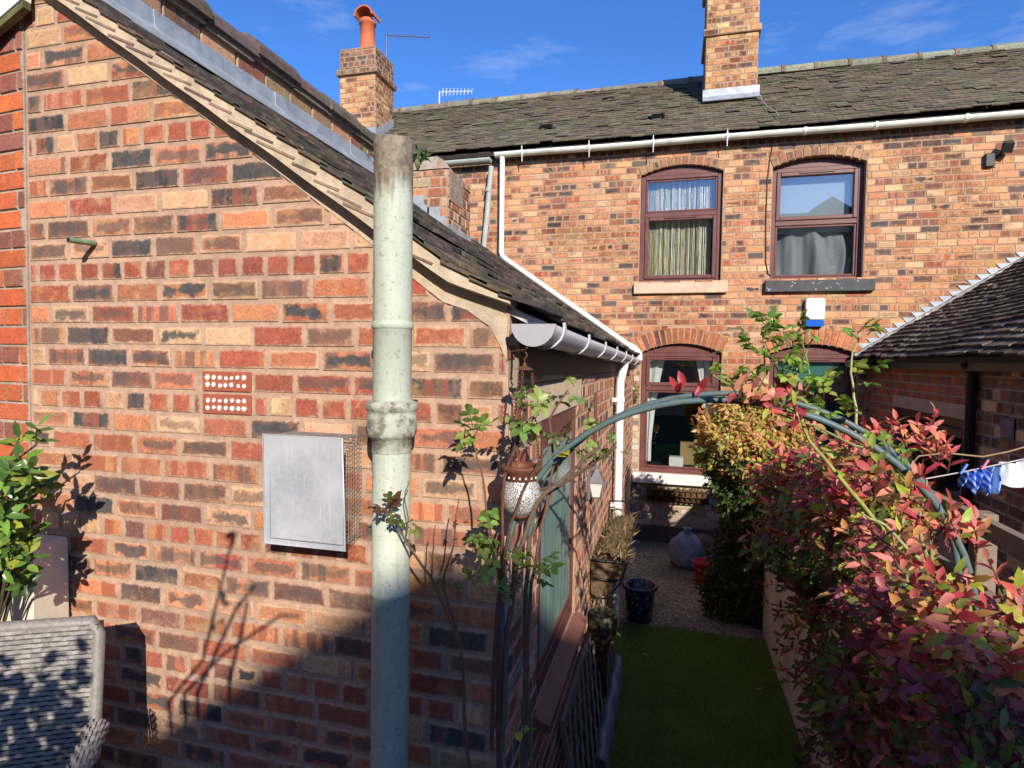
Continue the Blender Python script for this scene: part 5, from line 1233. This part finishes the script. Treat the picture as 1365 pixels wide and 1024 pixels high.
mb = MB(); mb.box((xa + .04, yb_ - .54, -1.42), (xb - .04, yb_ - .06, -1.34), (.16, .15, .14, 0), bev=.01); mb.build('seat', M_RAT, rc)
for x in (xa, xb):
    for y in (yb_ - .5, yb_ - .02):
        mb = MB(); mb.box((x - .03, y - .03, -1.72), (x + .03, y + .03, -1.40), (.10, .09, .085, 0)); mb.build('leg', M_RAT, rc)
rc.rotation_euler = (0, 0, math.radians(33))
mb = MB(); q = np.array(at(10, 800, Y=1.62)); mb.box((-2.9, 1.60, -1.72), (-2.22, YG - .012, -.70), bev=.01); put(mb.build('low_wall', simple('cream_painted_wall', (.62, .56, .45), .85, .08, 8, 0, .4, .004, (.42, .36, .26), .4, 6)), 'low cream painted wall behind the rattan chair', 'wall')

# ================================================================== plants
random.seed(5); rng = np.random.default_rng(5)
def shoot(mb, p, d, n, L, lw, cols, spread=.9, step=.022, curl=.25, full=True, stem=None):
    d = d / np.linalg.norm(d); a = rvec(); s1 = np.cross(d, a); s1 /= np.linalg.norm(s1); s2 = np.cross(d, s1); c = np.array(p, float); pts = [c.copy()]
    for k in range(n):
        d = d + .16 * rvec() * .5 + np.array([0, 0, -.02]); d /= np.linalg.norm(d); c = c + d * step; pts.append(c.copy())
        t = k * 2.4 + random.uniform(-.3, .3); o = s1 * math.cos(t) + s2 * math.sin(t)
        ld = o * spread + d * (1.5 - spread if k < n - 1 else 2.0); nn = d + .35 * rvec() + .55 * np.array(SDIR)
        leaf(mb, c, ld, nn, L * random.uniform(.65, 1.15), L * lw * random.uniform(.85, 1.15), vary(cols[int(random.random() * len(cols))], .22), .16, curl, full)
    if stem is not None: stem.tube(pts[::2] if len(pts) > 4 else pts, .0022, 4, (.11, .05, .03, 0), cap=False)
REDS = [(.60, .13, .105), (.46, .06, .07), (.66, .26, .17), (.58, .28, .10), (.62, .20, .17), (.32, .045, .05), (.44, .09, .09), (.56, .24, .13), (.38, .42, .06), (.30, .38, .055), (.20, .26, .05), (.30, .17, .05)]
PURP = [(.22, .045, .07), (.27, .07, .10), (.18, .045, .08), (.12, .12, .04), (.32, .07, .08)]
GRNS = [(.09, .16, .035), (.13, .21, .04), (.07, .12, .04), (.22, .25, .05), (.10, .11, .04), (.16, .08, .055)]
rbush = thing('red_leaved_shrub', 'large shrub with red, pink and dark green leaves spilling over the cream wall', 'shrub', (1.05, 2.8, G))
def top(x, y):
    q = x / y; base = -.11 - .115 * y + .04 * math.sin(y * 4.1 + x * 3) + .03 * math.sin(y * 9)
    f = min(max((q - .325) / .055, 0), 1); low = -.365 * y - .02
    t = base * (1 - f) + min(base, low) * f
    if y > 3.9: t -= (y - 3.9) * .45
    return t
lv = MB(); stm = MB(); n_s = 0
while n_s < 3900:
    x = random.uniform(.55, 1.62); y = random.uniform(1.12, 4.75); z = random.uniform(G, -.2); tz = top(x, y)
    if y < 1.5 and (z > -.74 or x < .60): continue
    if z > tz: continue
    xm = .735 - .15 * min(max((2.25 - y) / .5, 0), 1) + .05 * math.sin(y * 5 + z * 6) + .04 * math.sin(z * 9 + y * 2) - (.13 * min(max((y - 3.1) / .6, 0), 1) if z > -1.15 else 0) + (.07 if z < -1.25 else 0) + (.10 * max(0, -1.3 - z) if y > 2.8 else 0)
    ym = 3.75 + .95 * min(max((z + 1.25) / .5, 0), 1)
    if x < xm or y > ym: continue
    dt, dx = tz - z, x - xm; dep = min(dt, dx, ym - y)
    if dep > .34 or (dep > .14 and random.random() < .45): continue
    if z < -1.75 and random.random() < .4: continue
    if x > 1.3 and z < -.75: continue
    o = np.array([-.8 if dx < .25 else -.1, -.35, .9 if dt < .3 else .25]) + .55 * rvec()
    hot = max(0, .95 - dt / .58) if dep < .2 else .15
    if random.random() < hot: cols = REDS
    elif random.random() < .55 - .5 * min(1, max(0, (2.6 - y))) + .0: cols = GRNS
    else: cols = PURP if y < 3 or random.random() < .5 else GRNS
    nL = random.randint(5, 9); L = random.uniform(.036, .064) * (1.3 if y > 2.2 else 1.0)
    shoot(lv, (x, y, z), o, nL, L, .40, cols, .95, .017, .22, True, stm if dep < .12 else None); n_s += 1
# sparse shoots in front of the cream wall
for k in range(60):
    y = random.uniform(3.2, 4.6); z = random.uniform(-1.95, -1.0); shoot(lv, (.80, y, z), np.array([-.6, -.5, .3]) + .4 * rvec(), random.randint(3, 6), .055, .36, PURP + GRNS + REDS[:2], .9, .03, .3, True, stm)
# leaves grown through and over the right side of the arch
for px, py, yy in [(990 + 8 * q, 532 + .9 * q * q * .35, 1.56) for q in range(9)] + [(1172 + 11 * q, 612 + 12 * q, 1.54) for q in range(9)] + [(1262, 720, 1.53), (1272, 760, 1.53), (1285, 800, 1.52), (1295, 850, 1.52), (1300, 900, 1.5), (1305, 950, 1.5), (1310, 1000, 1.48)]:
    for q in range(2):
        p = np.array(at(px, py + 10, Y=yy)) + .022 * rvec(); shoot(lv, p, np.array([-.1, -.3, .7]) + .7 * rvec(), random.randint(3, 6), random.uniform(.030, .048), .42, REDS if py < 800 else PURP + GRNS, .95, .012, .2, True, stm)
for q in range(130):
    z = random.uniform(-1.35, -.50); shoot(lv, (random.uniform(.56, .76), random.uniform(1.40, 1.57), z), np.array([-.4, -.6, .5]) + .6 * rvec(), random.randint(4, 7), random.uniform(.034, .058), .40, REDS if z > -.66 else (PURP if random.random() < .6 else GRNS), .95, .014, .25, True, stm)
# bright tips standing up along the top
for px, py, yy in ((1240, 590, 2.25), (1205, 580, 2.4), (1170, 575, 2.6), (1130, 572, 2.9), (1265, 600, 2.2), (1295, 700, 2.0), (1235, 570, 2.5), (1080, 560, 3.6), (1345, 775, 1.75), (1270, 700, 1.9), (1060, 590, 3.9), (1035, 615, 4.0), (1100, 600, 3.4), (1220, 650, 1.95), (1180, 640, 2.05), (1140, 650, 2.2)):
    for q in range(3):
        p = np.array(at(px, py + 25, Y=yy)) + .03 * rvec(); shoot(lv, p, np.array([-.1, -.2, 1.0]) + .5 * rvec(), random.randint(5, 8), random.uniform(.045, .068), .38, REDS[:5], .8, .014, .15, True, stm)
lv.build('foliage', M_LEAF, rbush); 
for b in ((1.0, 1.9), (1.05, 2.5), (.98, 3.1), (1.1, 3.6)):
    for k in range(3):
        a = random.uniform(0, 6.28); e = (b[0] + .22 * math.cos(a), b[1] + .25 * math.sin(a), -.75); stm.tube([(b[0], b[1], G), (b[0] + .08 * math.cos(a), b[1] + .1 * math.sin(a), -1.5), e], [.012, .009, .005], 6, (.10, .07, .045, 0))
tp = [at(x, y, Y=2.2) for x, y in ((1220, 640), (1212, 622), (1225, 608), (1262, 604), (1310, 609), (1345, 602), (1380, 592))]
stm.tube(tp, .0028, 5, (.30, .22, .12, 0)); stm.build('stems', M_STEM, rbush)
# golden bush and the green growth beneath it
YEL = [(.50, .34, .09), (.52, .25, .10), (.50, .40, .12), (.34, .33, .07), (.48, .18, .09), (.22, .26, .05)]; DG = [(.03, .055, .012), (.045, .08, .018), (.06, .10, .02), (.025, .04, .012)]
yb = thing('golden_shrub', 'small-leaved golden and orange shrub under the top of the arch', 'shrub', (.62, 5.7, G)); lv = MB(); stm = MB()
k = 0
while k < 1500:
    v = rvec() * random.uniform(.75, 1.0); p = np.array([.665, 5.55, -.68]) + v * np.array([.40, .42, .33]) * (1 + .12 * math.sin(v[0] * 9 + v[2] * 7))
    if v[1] > .5: continue
    shoot(lv, p, v + np.array([0, -.3, .4]) + .5 * rvec(), random.randint(5, 8), random.uniform(.045, .07), .40, YEL if v[2] > -.25 or random.random() < .4 else DG + YEL[5:], .9, .014, .2, False, None); k += 1
for k in range(3): stm.tube([(.62 + .05 * math.sin(k), 5.7 + .05 * math.cos(k), G), (.6 + .15 * math.sin(k * 2), 5.65, -1.4), (.66 + .3 * math.sin(k * 1.7), 5.55 + .2 * math.cos(k), -.75)], [.016, .012, .004], 6, (.09, .07, .05, 0))
lv.build('foliage', M_LEAF, yb); stm.build('stems', M_STEM, yb)
gb = thing('dark_green_shrub', 'dark green trailing shrub growing from the gravel below the golden shrub', 'shrub', (.58, 5.8, G)); lv = MB(); k = 0
while k < 2700:
    z = random.uniform(G, -.75); a = random.uniform(0, 6.28); f = (z - G) / 1.55; r = (.21 + .07 * math.sin(z * 5) + .06 * math.sin(a * 3 + z * 4)) * (1 if f < .8 else 1.1) * random.uniform(.65, 1.05)
    if math.sin(a) > .8: continue
    p = (.715 + .0 * f + r * math.cos(a), 5.78 - .12 * f + r * math.sin(a), z); sp_ = np.array([math.cos(a), math.sin(a), -.1 + random.gauss(0, .5)])
    cols = DG + [(.07, .12, .02), (.10, .16, .03)] if z > -1.5 else DG + [(.09, .085, .03), (.07, .06, .03)]
    shoot(lv, p, sp_, random.randint(4, 7), random.uniform(.045, .08), .42, cols, .9, .018, .35, False, None); k += 1
lv.build('foliage', M_LEAF, gb)
mb = MB(); mb.tube([(.56, 5.8, G), (.57, 5.76, -1.5), (.6, 5.7, -.9)], [.02, .015, .006], 6, (.09, .07, .05, 0)); mb.build('stems', M_STEM, gb)
# glossy evergreen at the left edge
gs = thing('glossy_shrub', 'glossy green evergreen shrub at the left edge in front of the gable', 'shrub', (-2.22, 1.5, -1.72)); lv = MB(); stm = MB()
GL = [(.07, .15, .03), (.10, .20, .035), (.14, .25, .045), (.26, .30, .05), (.05, .10, .025)]
for px, py, yy in [(random.uniform(-25, 40), random.uniform(595, 760), random.uniform(1.38, 1.6)) for q in range(46)] + [(48, 585, 1.5), (40, 610, 1.45), (50, 650, 1.5), (52, 700, 1.5), (40, 730, 1.48), (20, 590, 1.5), (30, 770, 1.5)]:
    p = np.array(at(px, py + 8, Y=yy)); shoot(lv, p, np.array([.35, -.55, .65]) + .5 * rvec(), random.randint(6, 9), random.uniform(.05, .075), .42, GL, 1.15, .008, .12, True, stm)
    stm.tube([p, p * .6 + np.array([-2.24, 1.5, p[2] - .12]) * .4, (-2.24, 1.5, p[2] - .25)], .004, 5, (.08, .07, .04, 0))
stm.tube([(-2.24, 1.5, -1.72), (-2.25, 1.5, -1.0), (-2.22, 1.5, -.5)], [.02, .014, .006], 6, (.08, .07, .04, 0))
lv.build('foliage', M_GLOSSY, gs); stm.build('stems', M_STEM, gs)
# roses
RG = [(.17, .29, .06), (.22, .33, .08), (.13, .22, .05), (.26, .33, .09)]; RR = [(.12, .05, .03), (.16, .06, .035), (.09, .10, .03)]
def cane(stm, pts, yy, r=.004, col=(.13, .085, .045, 0)):
    P = [np.array(at(p[0], p[1], Y=(p[2] if len(p) > 2 else yy))) for p in pts]; Q = [P[0]]
    for a, b in zip(P[:-1], P[1:]):
        for t in (.33, .66, 1): Q.append(a + (b - a) * t + rvec() * .004 * (t < 1))
    n = len(Q); stm.tube(Q, [r * (1 - .6 * i / n) for i in range(n)], 6, col)
    for i in range(1, n - 1):   # thorns
        if random.random() < .7: d = rvec(); stm.tube([Q[i], Q[i] + d * .007 + np.array([0, 0, -.002])], [.0014, .0002], 4, (.2, .08, .04, 0))
    return Q
def cluster(lv, px, py, yy, n, L=.085, cols=RG, up=.4, sp=.02):
    c = np.array(at(px, py, Y=yy))
    for k in range(n): compound(lv, c + rvec() * sp, rvec() + np.array([0, -.3, up]), L * random.uniform(.75, 1.2), cols)
rl = thing('rose_bush', 'thorny rose with sparse green leaves climbing the gable corner', 'rose', (-.55, 1.58, G)); lv = MB(); stm = MB()
cane(stm, [(668, 1150), (664, 900), (667, 760), (672, 640), (690, 580), (700, 545)], 1.56, .007, (.12, .05, .035, 0))
cane(stm, [(640, 1180), (622, 990), (614, 860), (575, 770), (540, 720), (520, 690)], 1.55, .006)
cane(stm, [(614, 860), (590, 780), (604, 730), (612, 665)], 1.56, .004); cane(stm, [(690, 1150), (700, 900), (708, 780), (722, 700), (738, 620), (732, 560), (757, 520)], 1.62, .006, (.15, .07, .05, 0))
cane(stm, [(664, 760), (648, 680), (640, 620), (628, 590)], 1.55, .004); cane(stm, [(672, 640), (700, 660), (760, 640), (800, 612), (822, 590)], 1.6, .005, (.10, .055, .04, 0))
cane(stm, [(540, 720), (544, 690), (540, 655), (546, 640)], 1.55, .0025); cane(stm, [(722, 700), (745, 620), (760, 575), (772, 545)], 1.62, .003); cane(stm, [(575, 770), (578, 730), (580, 700)], 1.55, .003)
cane(stm, [(667, 1000), (676, 840), (690, 740), (716, 670), (760, 630), (800, 596)], 1.57, .010, (.13, .09, .06, 0)); cane(stm, [(705, 1000), (700, 820), (705, 720), (735, 655), (782, 622), (822, 596)], 1.66, .008, (.12, .085, .055, 0)); cane(stm, [(655, 1000), (664, 800), (680, 700), (705, 640), (730, 600)], 1.54, .006, (.10, .05, .04, 0))
for a in ((626, 575, 1.55, 6, .07), (692, 552, 1.57, 5, .07), (712, 560, 1.6, 6, .07), (735, 540, 1.62, 5, .065), (758, 520, 1.63, 3, .06), (650, 715, 1.54, 8, .075), (655, 740, 1.55, 6, .075), (712, 760, 1.56, 7, .065), (625, 780, 1.55, 4, .05), (786, 560, 1.66, 3, .05), (770, 600, 1.62, 3, .05), (818, 600, 1.63, 2, .045), (545, 700, 1.55, 4, .05), (700, 530, 1.58, 2, .05), (665, 790, 1.55, 3, .05), (690, 975, 1.55, 2, .04), (800, 608, 1.63, 3, .05)): cluster(lv, *a)
for a in ((505, 680, 1.53, 5, .05), (520, 690, 1.54, 4, .05), (740, 575, 1.6, 3, .05), (612, 700, 1.55, 2, .03)): cluster(lv, *a, cols=RR)
for px, py in ((748, 590), (752, 604), (744, 607), (690, 975)): leaf(lv, np.array(at(px, py, Y=1.58)), np.array([.6, -.4, .3]) + .5 * rvec(), np.array([0, -.6, .8]), .036, .028, (.55, .50, .04, 0), .15, .3)
lv.build('leaves', M_ROSE, rl); stm.build('canes', M_STEM, rl)
rr_ = thing('climbing_rose', 'green-leaved climbing rose tied along the right of the arch', 'rose', (.85, 1.9, G)); lv = MB(); stm = MB(); GC = (.20, .23, .08, 0)
cane(stm, [(1255, 1150), (1250, 900), (1240, 700), (1190, 620), (1120, 585), (1060, 560), (1000, 535), (950, 500)], 1.92, .006, GC)
cane(stm, [(1190, 720), (1130, 650), (1080, 590), (1060, 540), (1060, 500)], 1.88, .007, (.26, .28, .07, 0)); cane(stm, [(1120, 585), (1085, 530), (1060, 505), (1070, 480), (1085, 450)], 1.9, .005, GC)
cane(stm, [(1145, 580), (1138, 530), (1135, 480), (1145, 445)], 1.9, .0045, (.36, .36, .20, 0)); cane(stm, [(1165, 640), (1165, 600), (1130, 590), (1090, 568), (1045, 560)], 1.86, .005, GC)
cane(stm, [(1240, 760), (1225, 700), (1235, 640)], 1.8, .006, (.24, .25, .10, 0)); cane(stm, [(1225, 745), (1180, 700), (1150, 685)], 1.8, .006, (.26, .27, .12, 0)); cane(stm, [(1060, 540), (1035, 490), (1020, 470)], 1.93, .003, GC)
cane(stm, [(1000, 535), (1020, 500), (1015, 440)], 1.95, .003, GC); cane(stm, [(1085, 530), (1070, 460), (1068, 440)], 1.9, .003, GC)
for a in ((1022, 438, 1.95, 5, .07), (1070, 445, 1.92, 5, .065), (1065, 470, 1.92, 4, .06), (1010, 465, 1.95, 6, .07), (1035, 480, 1.94, 7, .075), (1045, 500, 1.93, 6, .07), (1150, 443, 1.9, 5, .07), (1150, 505, 1.9, 4, .06), (1100, 520, 1.88, 5, .07), (1085, 545, 1.88, 5, .065), (975, 510, 1.96, 5, .065), (1000, 505, 1.95, 4, .06), (955, 480, 1.97, 2, .05), (1130, 548, 1.88, 4, .06), (1070, 525, 1.9, 5, .06), (1015, 530, 1.9, 3, .06), (1195, 600, 1.85, 3, .06), (1060, 500, 1.9, 4, .065), (1175, 590, 1.85, 3, .05), (1025, 455, 1.95, 3, .06)): cluster(lv, *a, cols=[(.17, .31, .05), (.22, .37, .06), (.12, .23, .04), (.30, .38, .08)], sp=.025)
for px, py in ((905, 515), (928, 520), (935, 512), (915, 508), (1045, 520), (1060, 535), (1050, 512)):
    for q in range(2): leaf(lv, np.array(at(px, py + 8, Y=1.88)) + .01 * rvec(), np.array([0, -.3, 1.0]) + .6 * rvec(), np.array([0, -1, .3]), .05, .022, vary((.36, .035, .05), .2), .2, .2)
lv.build('leaves', M_ROSE, rr_); stm.build('canes', M_STEM, rr_)
# flowers hung in the corner by the terrace window
fb = thing('hanging_flowers', 'small pink and white flowers hanging on the wall left of the lower window', 'flowers', at(845, 525, Y=YB - .1)); lv = MB(); c = np.array(at(844, 522, Y=YB - .1))
for k in range(110):
    p = c + rvec() * np.array([.09, .06, .16]) * random.random() ** .4; w = p[2] > c[2] - .02 and random.random() < .6
    leaf(lv, p, rvec() + np.array([0, -.5, 0]), rvec(), random.uniform(.03, .05), random.uniform(.02, .035), vary(random.choice([(.65, .5, .35), (.6, .15, .16), (.7, .62, .4)]) if w else random.choice([(.12, .2, .06), (.2, .26, .1)]), .15), .2, .2, False)
mb = MB(); mb.lathe(c + np.array([0, .02, -.16]), [(.03, 0), (.055, .09), (.058, .09), (.05, .06)], 14, cap0=True); mb.tube([c + np.array([0, .09, .2]), c + np.array([0, .02, .19]), c + np.array([0, .02, -.08])], .004, 5); mb.build('basket', M_IRON, fb); lv.build('blooms', M_LEAF, fb)
# bare stems added beside the camera: out of frame, their soft shadows fall on the gable
bs = thing('shadow_rose', 'tall rose with mostly bare stems added out of frame to shade the gable and chair', 'rose', (-.62, -.25, -1.72)); stm = MB(); U_ = np.array([sdir_x, sdir_y, sdir_z])
def on_sun(px, py, t): return np.array(at(px, py, Y=YG - .005)) + U_ * t
for pts in ([(225, 935), (270, 880), (292, 790), (312, 708)], [(262, 925), (315, 810), (340, 780)], [(245, 925), (300, 870), (345, 840), (375, 820), (400, 822)], [(305, 905), (320, 850), (330, 800)]):
    P = [on_sun(x, y, 2.3) for x, y in pts]; stm.tube(P, [.008, .007, .006, .005, .004][:len(P)], 6, (.1, .07, .04, 0)); stm.tube([P[0], (P[0][0] * .7 - .45 * .3, P[0][1] - .1, -1.0), (-.62, -.25, -1.72)], .008, 6, (.1, .07, .04, 0))
for q in [(312, 715), (292, 800), (318, 812), (288, 830), (178, 880), (165, 915)]:
    p = on_sun(*q, 2.3)
    for k in range(3): leaf(stm, p + rvec() * .01, rvec(), rvec(), .04, .025, (.06, .1, .03, 0))
lf = MB()  # leaves added along the sun rays to dapple the chair with shade
for k in range(230):
    q = on_sun(60, 900, .0) * 0 + np.array(at(random.uniform(-30, 112), 868 + 170 * random.random() ** .7, Y=1.40)) + U_ * random.uniform(1.75, 2.0)
    leaf(lf, q, rvec(), U_ + .5 * rvec(), random.uniform(.04, .075), random.uniform(.03, .05), vary((.08, .15, .04), .2), .15, .2)
for k in range(9):
    q = np.array(at(random.uniform(0, 100), random.uniform(880, 1010), Y=1.40)) + U_ * 1.9; stm.tube([(-.62, -.25, -1.72), (-.8, -.2, -.9), q], [.01, .007, .004], 6, (.1, .07, .04, 0))
lf.build('leaves', M_ROSE, bs)
stm.build('canes', M_STEM, bs)

# evergreen added out of view: its shade keeps the foot of the hedge dark
et = thing('added_shade_tree', 'dense evergreen tree added out of view to shade the hedge', 'tree', (7.5, -9.7, G)); lv = MB(); stm = MB()
k = 0
while k < 3600:
    v = rvec() * random.random() ** .25; p = np.array([7.6, -9.7, 3.2]) + v * np.array([1.75, 1.3, 2.65]) * (1 + .1 * math.sin(v[0] * 7 + v[2] * 5))
    leaf(lv, p, v + .8 * rvec(), rvec(), random.uniform(.18, .32), random.uniform(.10, .18), vary((.04, .07, .025), .3), .2, .2, False); k += 1
stm.tube([(7.5, -9.7, G), (7.45, -9.7, 0), (7.5, -9.65, 3), (7.5, -9.7, 5.6)], [.22, .18, .12, .03], 10, (.10, .075, .05, 0))
for q in range(7):
    a = q * .9; z = .8 + q * .6; stm.tube([(7.48, -9.7, z), (7.48 + .7 * math.cos(a), -9.7 + .6 * math.sin(a), z + .5), (7.48 + 1.3 * math.cos(a), -9.7 + .95 * math.sin(a), z + .8)], [.06, .04, .015], 6, (.10, .075, .05, 0))
lv.build('crown', M_LEAF, et); stm.build('trunk', M_STEM, et)

# ================================================================== camera, sky, sun
cam = bpy.data.cameras.new('camera'); co = bpy.data.objects.new('camera', cam); C.objects.link(co)
Rm = Matrix((tuple(CAM[0]), tuple(-CAM[1]), tuple(-CAM[2]))).transposed()
co.matrix_world = Rm.to_4x4(); cam.sensor_width = 36; cam.lens = 36 * F / 1365; cam.clip_start = .05; cam.clip_end = 2000
bpy.context.scene.camera = co
AZ, EL = math.radians(28), math.radians(27)
sdir = Vector(SDIR)
sun = bpy.data.lights.new('sun', 'SUN'); sun.energy = 5.0; sun.angle = math.radians(.5); sun.color = (1, .90, .77)
so = bpy.data.objects.new('sun', sun); C.objects.link(so); so.rotation_euler = sdir.to_track_quat('Z', 'Y').to_euler()
w = bpy.data.worlds.new('World'); bpy.context.scene.world = w; w.use_nodes = True
nt = w.node_tree; bg = nt.nodes['Background']; sk = nt.nodes.new('ShaderNodeTexSky'); sk.sky_type = 'NISHITA'; sk.sun_disc = False
sk.sun_elevation = EL; sk.sun_rotation = math.atan2(sdir.x, sdir.y); sk.altitude = 200; sk.air_density = 1.0; sk.dust_density = .3; sk.ozone_density = 3.0
hs = nt.nodes.new('ShaderNodeHueSaturation'); hs.inputs['Saturation'].default_value = 1.22; hs.inputs['Value'].default_value = 1.14
h = NT(nt); tc = h.n('ShaderNodeTexCoord').outputs['Generated']
nt.links.new(sk.outputs[0], hs.inputs['Color']); tint = h.mix(1.0, hs.outputs[0], (.74, .83, 1.12), 'MULTIPLY')
cv = h.n('ShaderNodeVectorMath', {0: tc, 1: (1.2, 1.0, 5.0)}, operation='MULTIPLY').outputs[0]
wisp = h.m('MULTIPLY', h.ramp(h.noise(cv, 3.1, 6, .62), .56, .80), .30)
nt.links.new(h.mix(wisp, tint, (6.0, 6.3, 6.8)), bg.inputs[0]); bg.inputs[1].default_value = .12
vs = bpy.context.scene.view_settings; vs.view_transform = 'Standard'; vs.look = 'None'; vs.exposure = .47; vs.gamma = 1
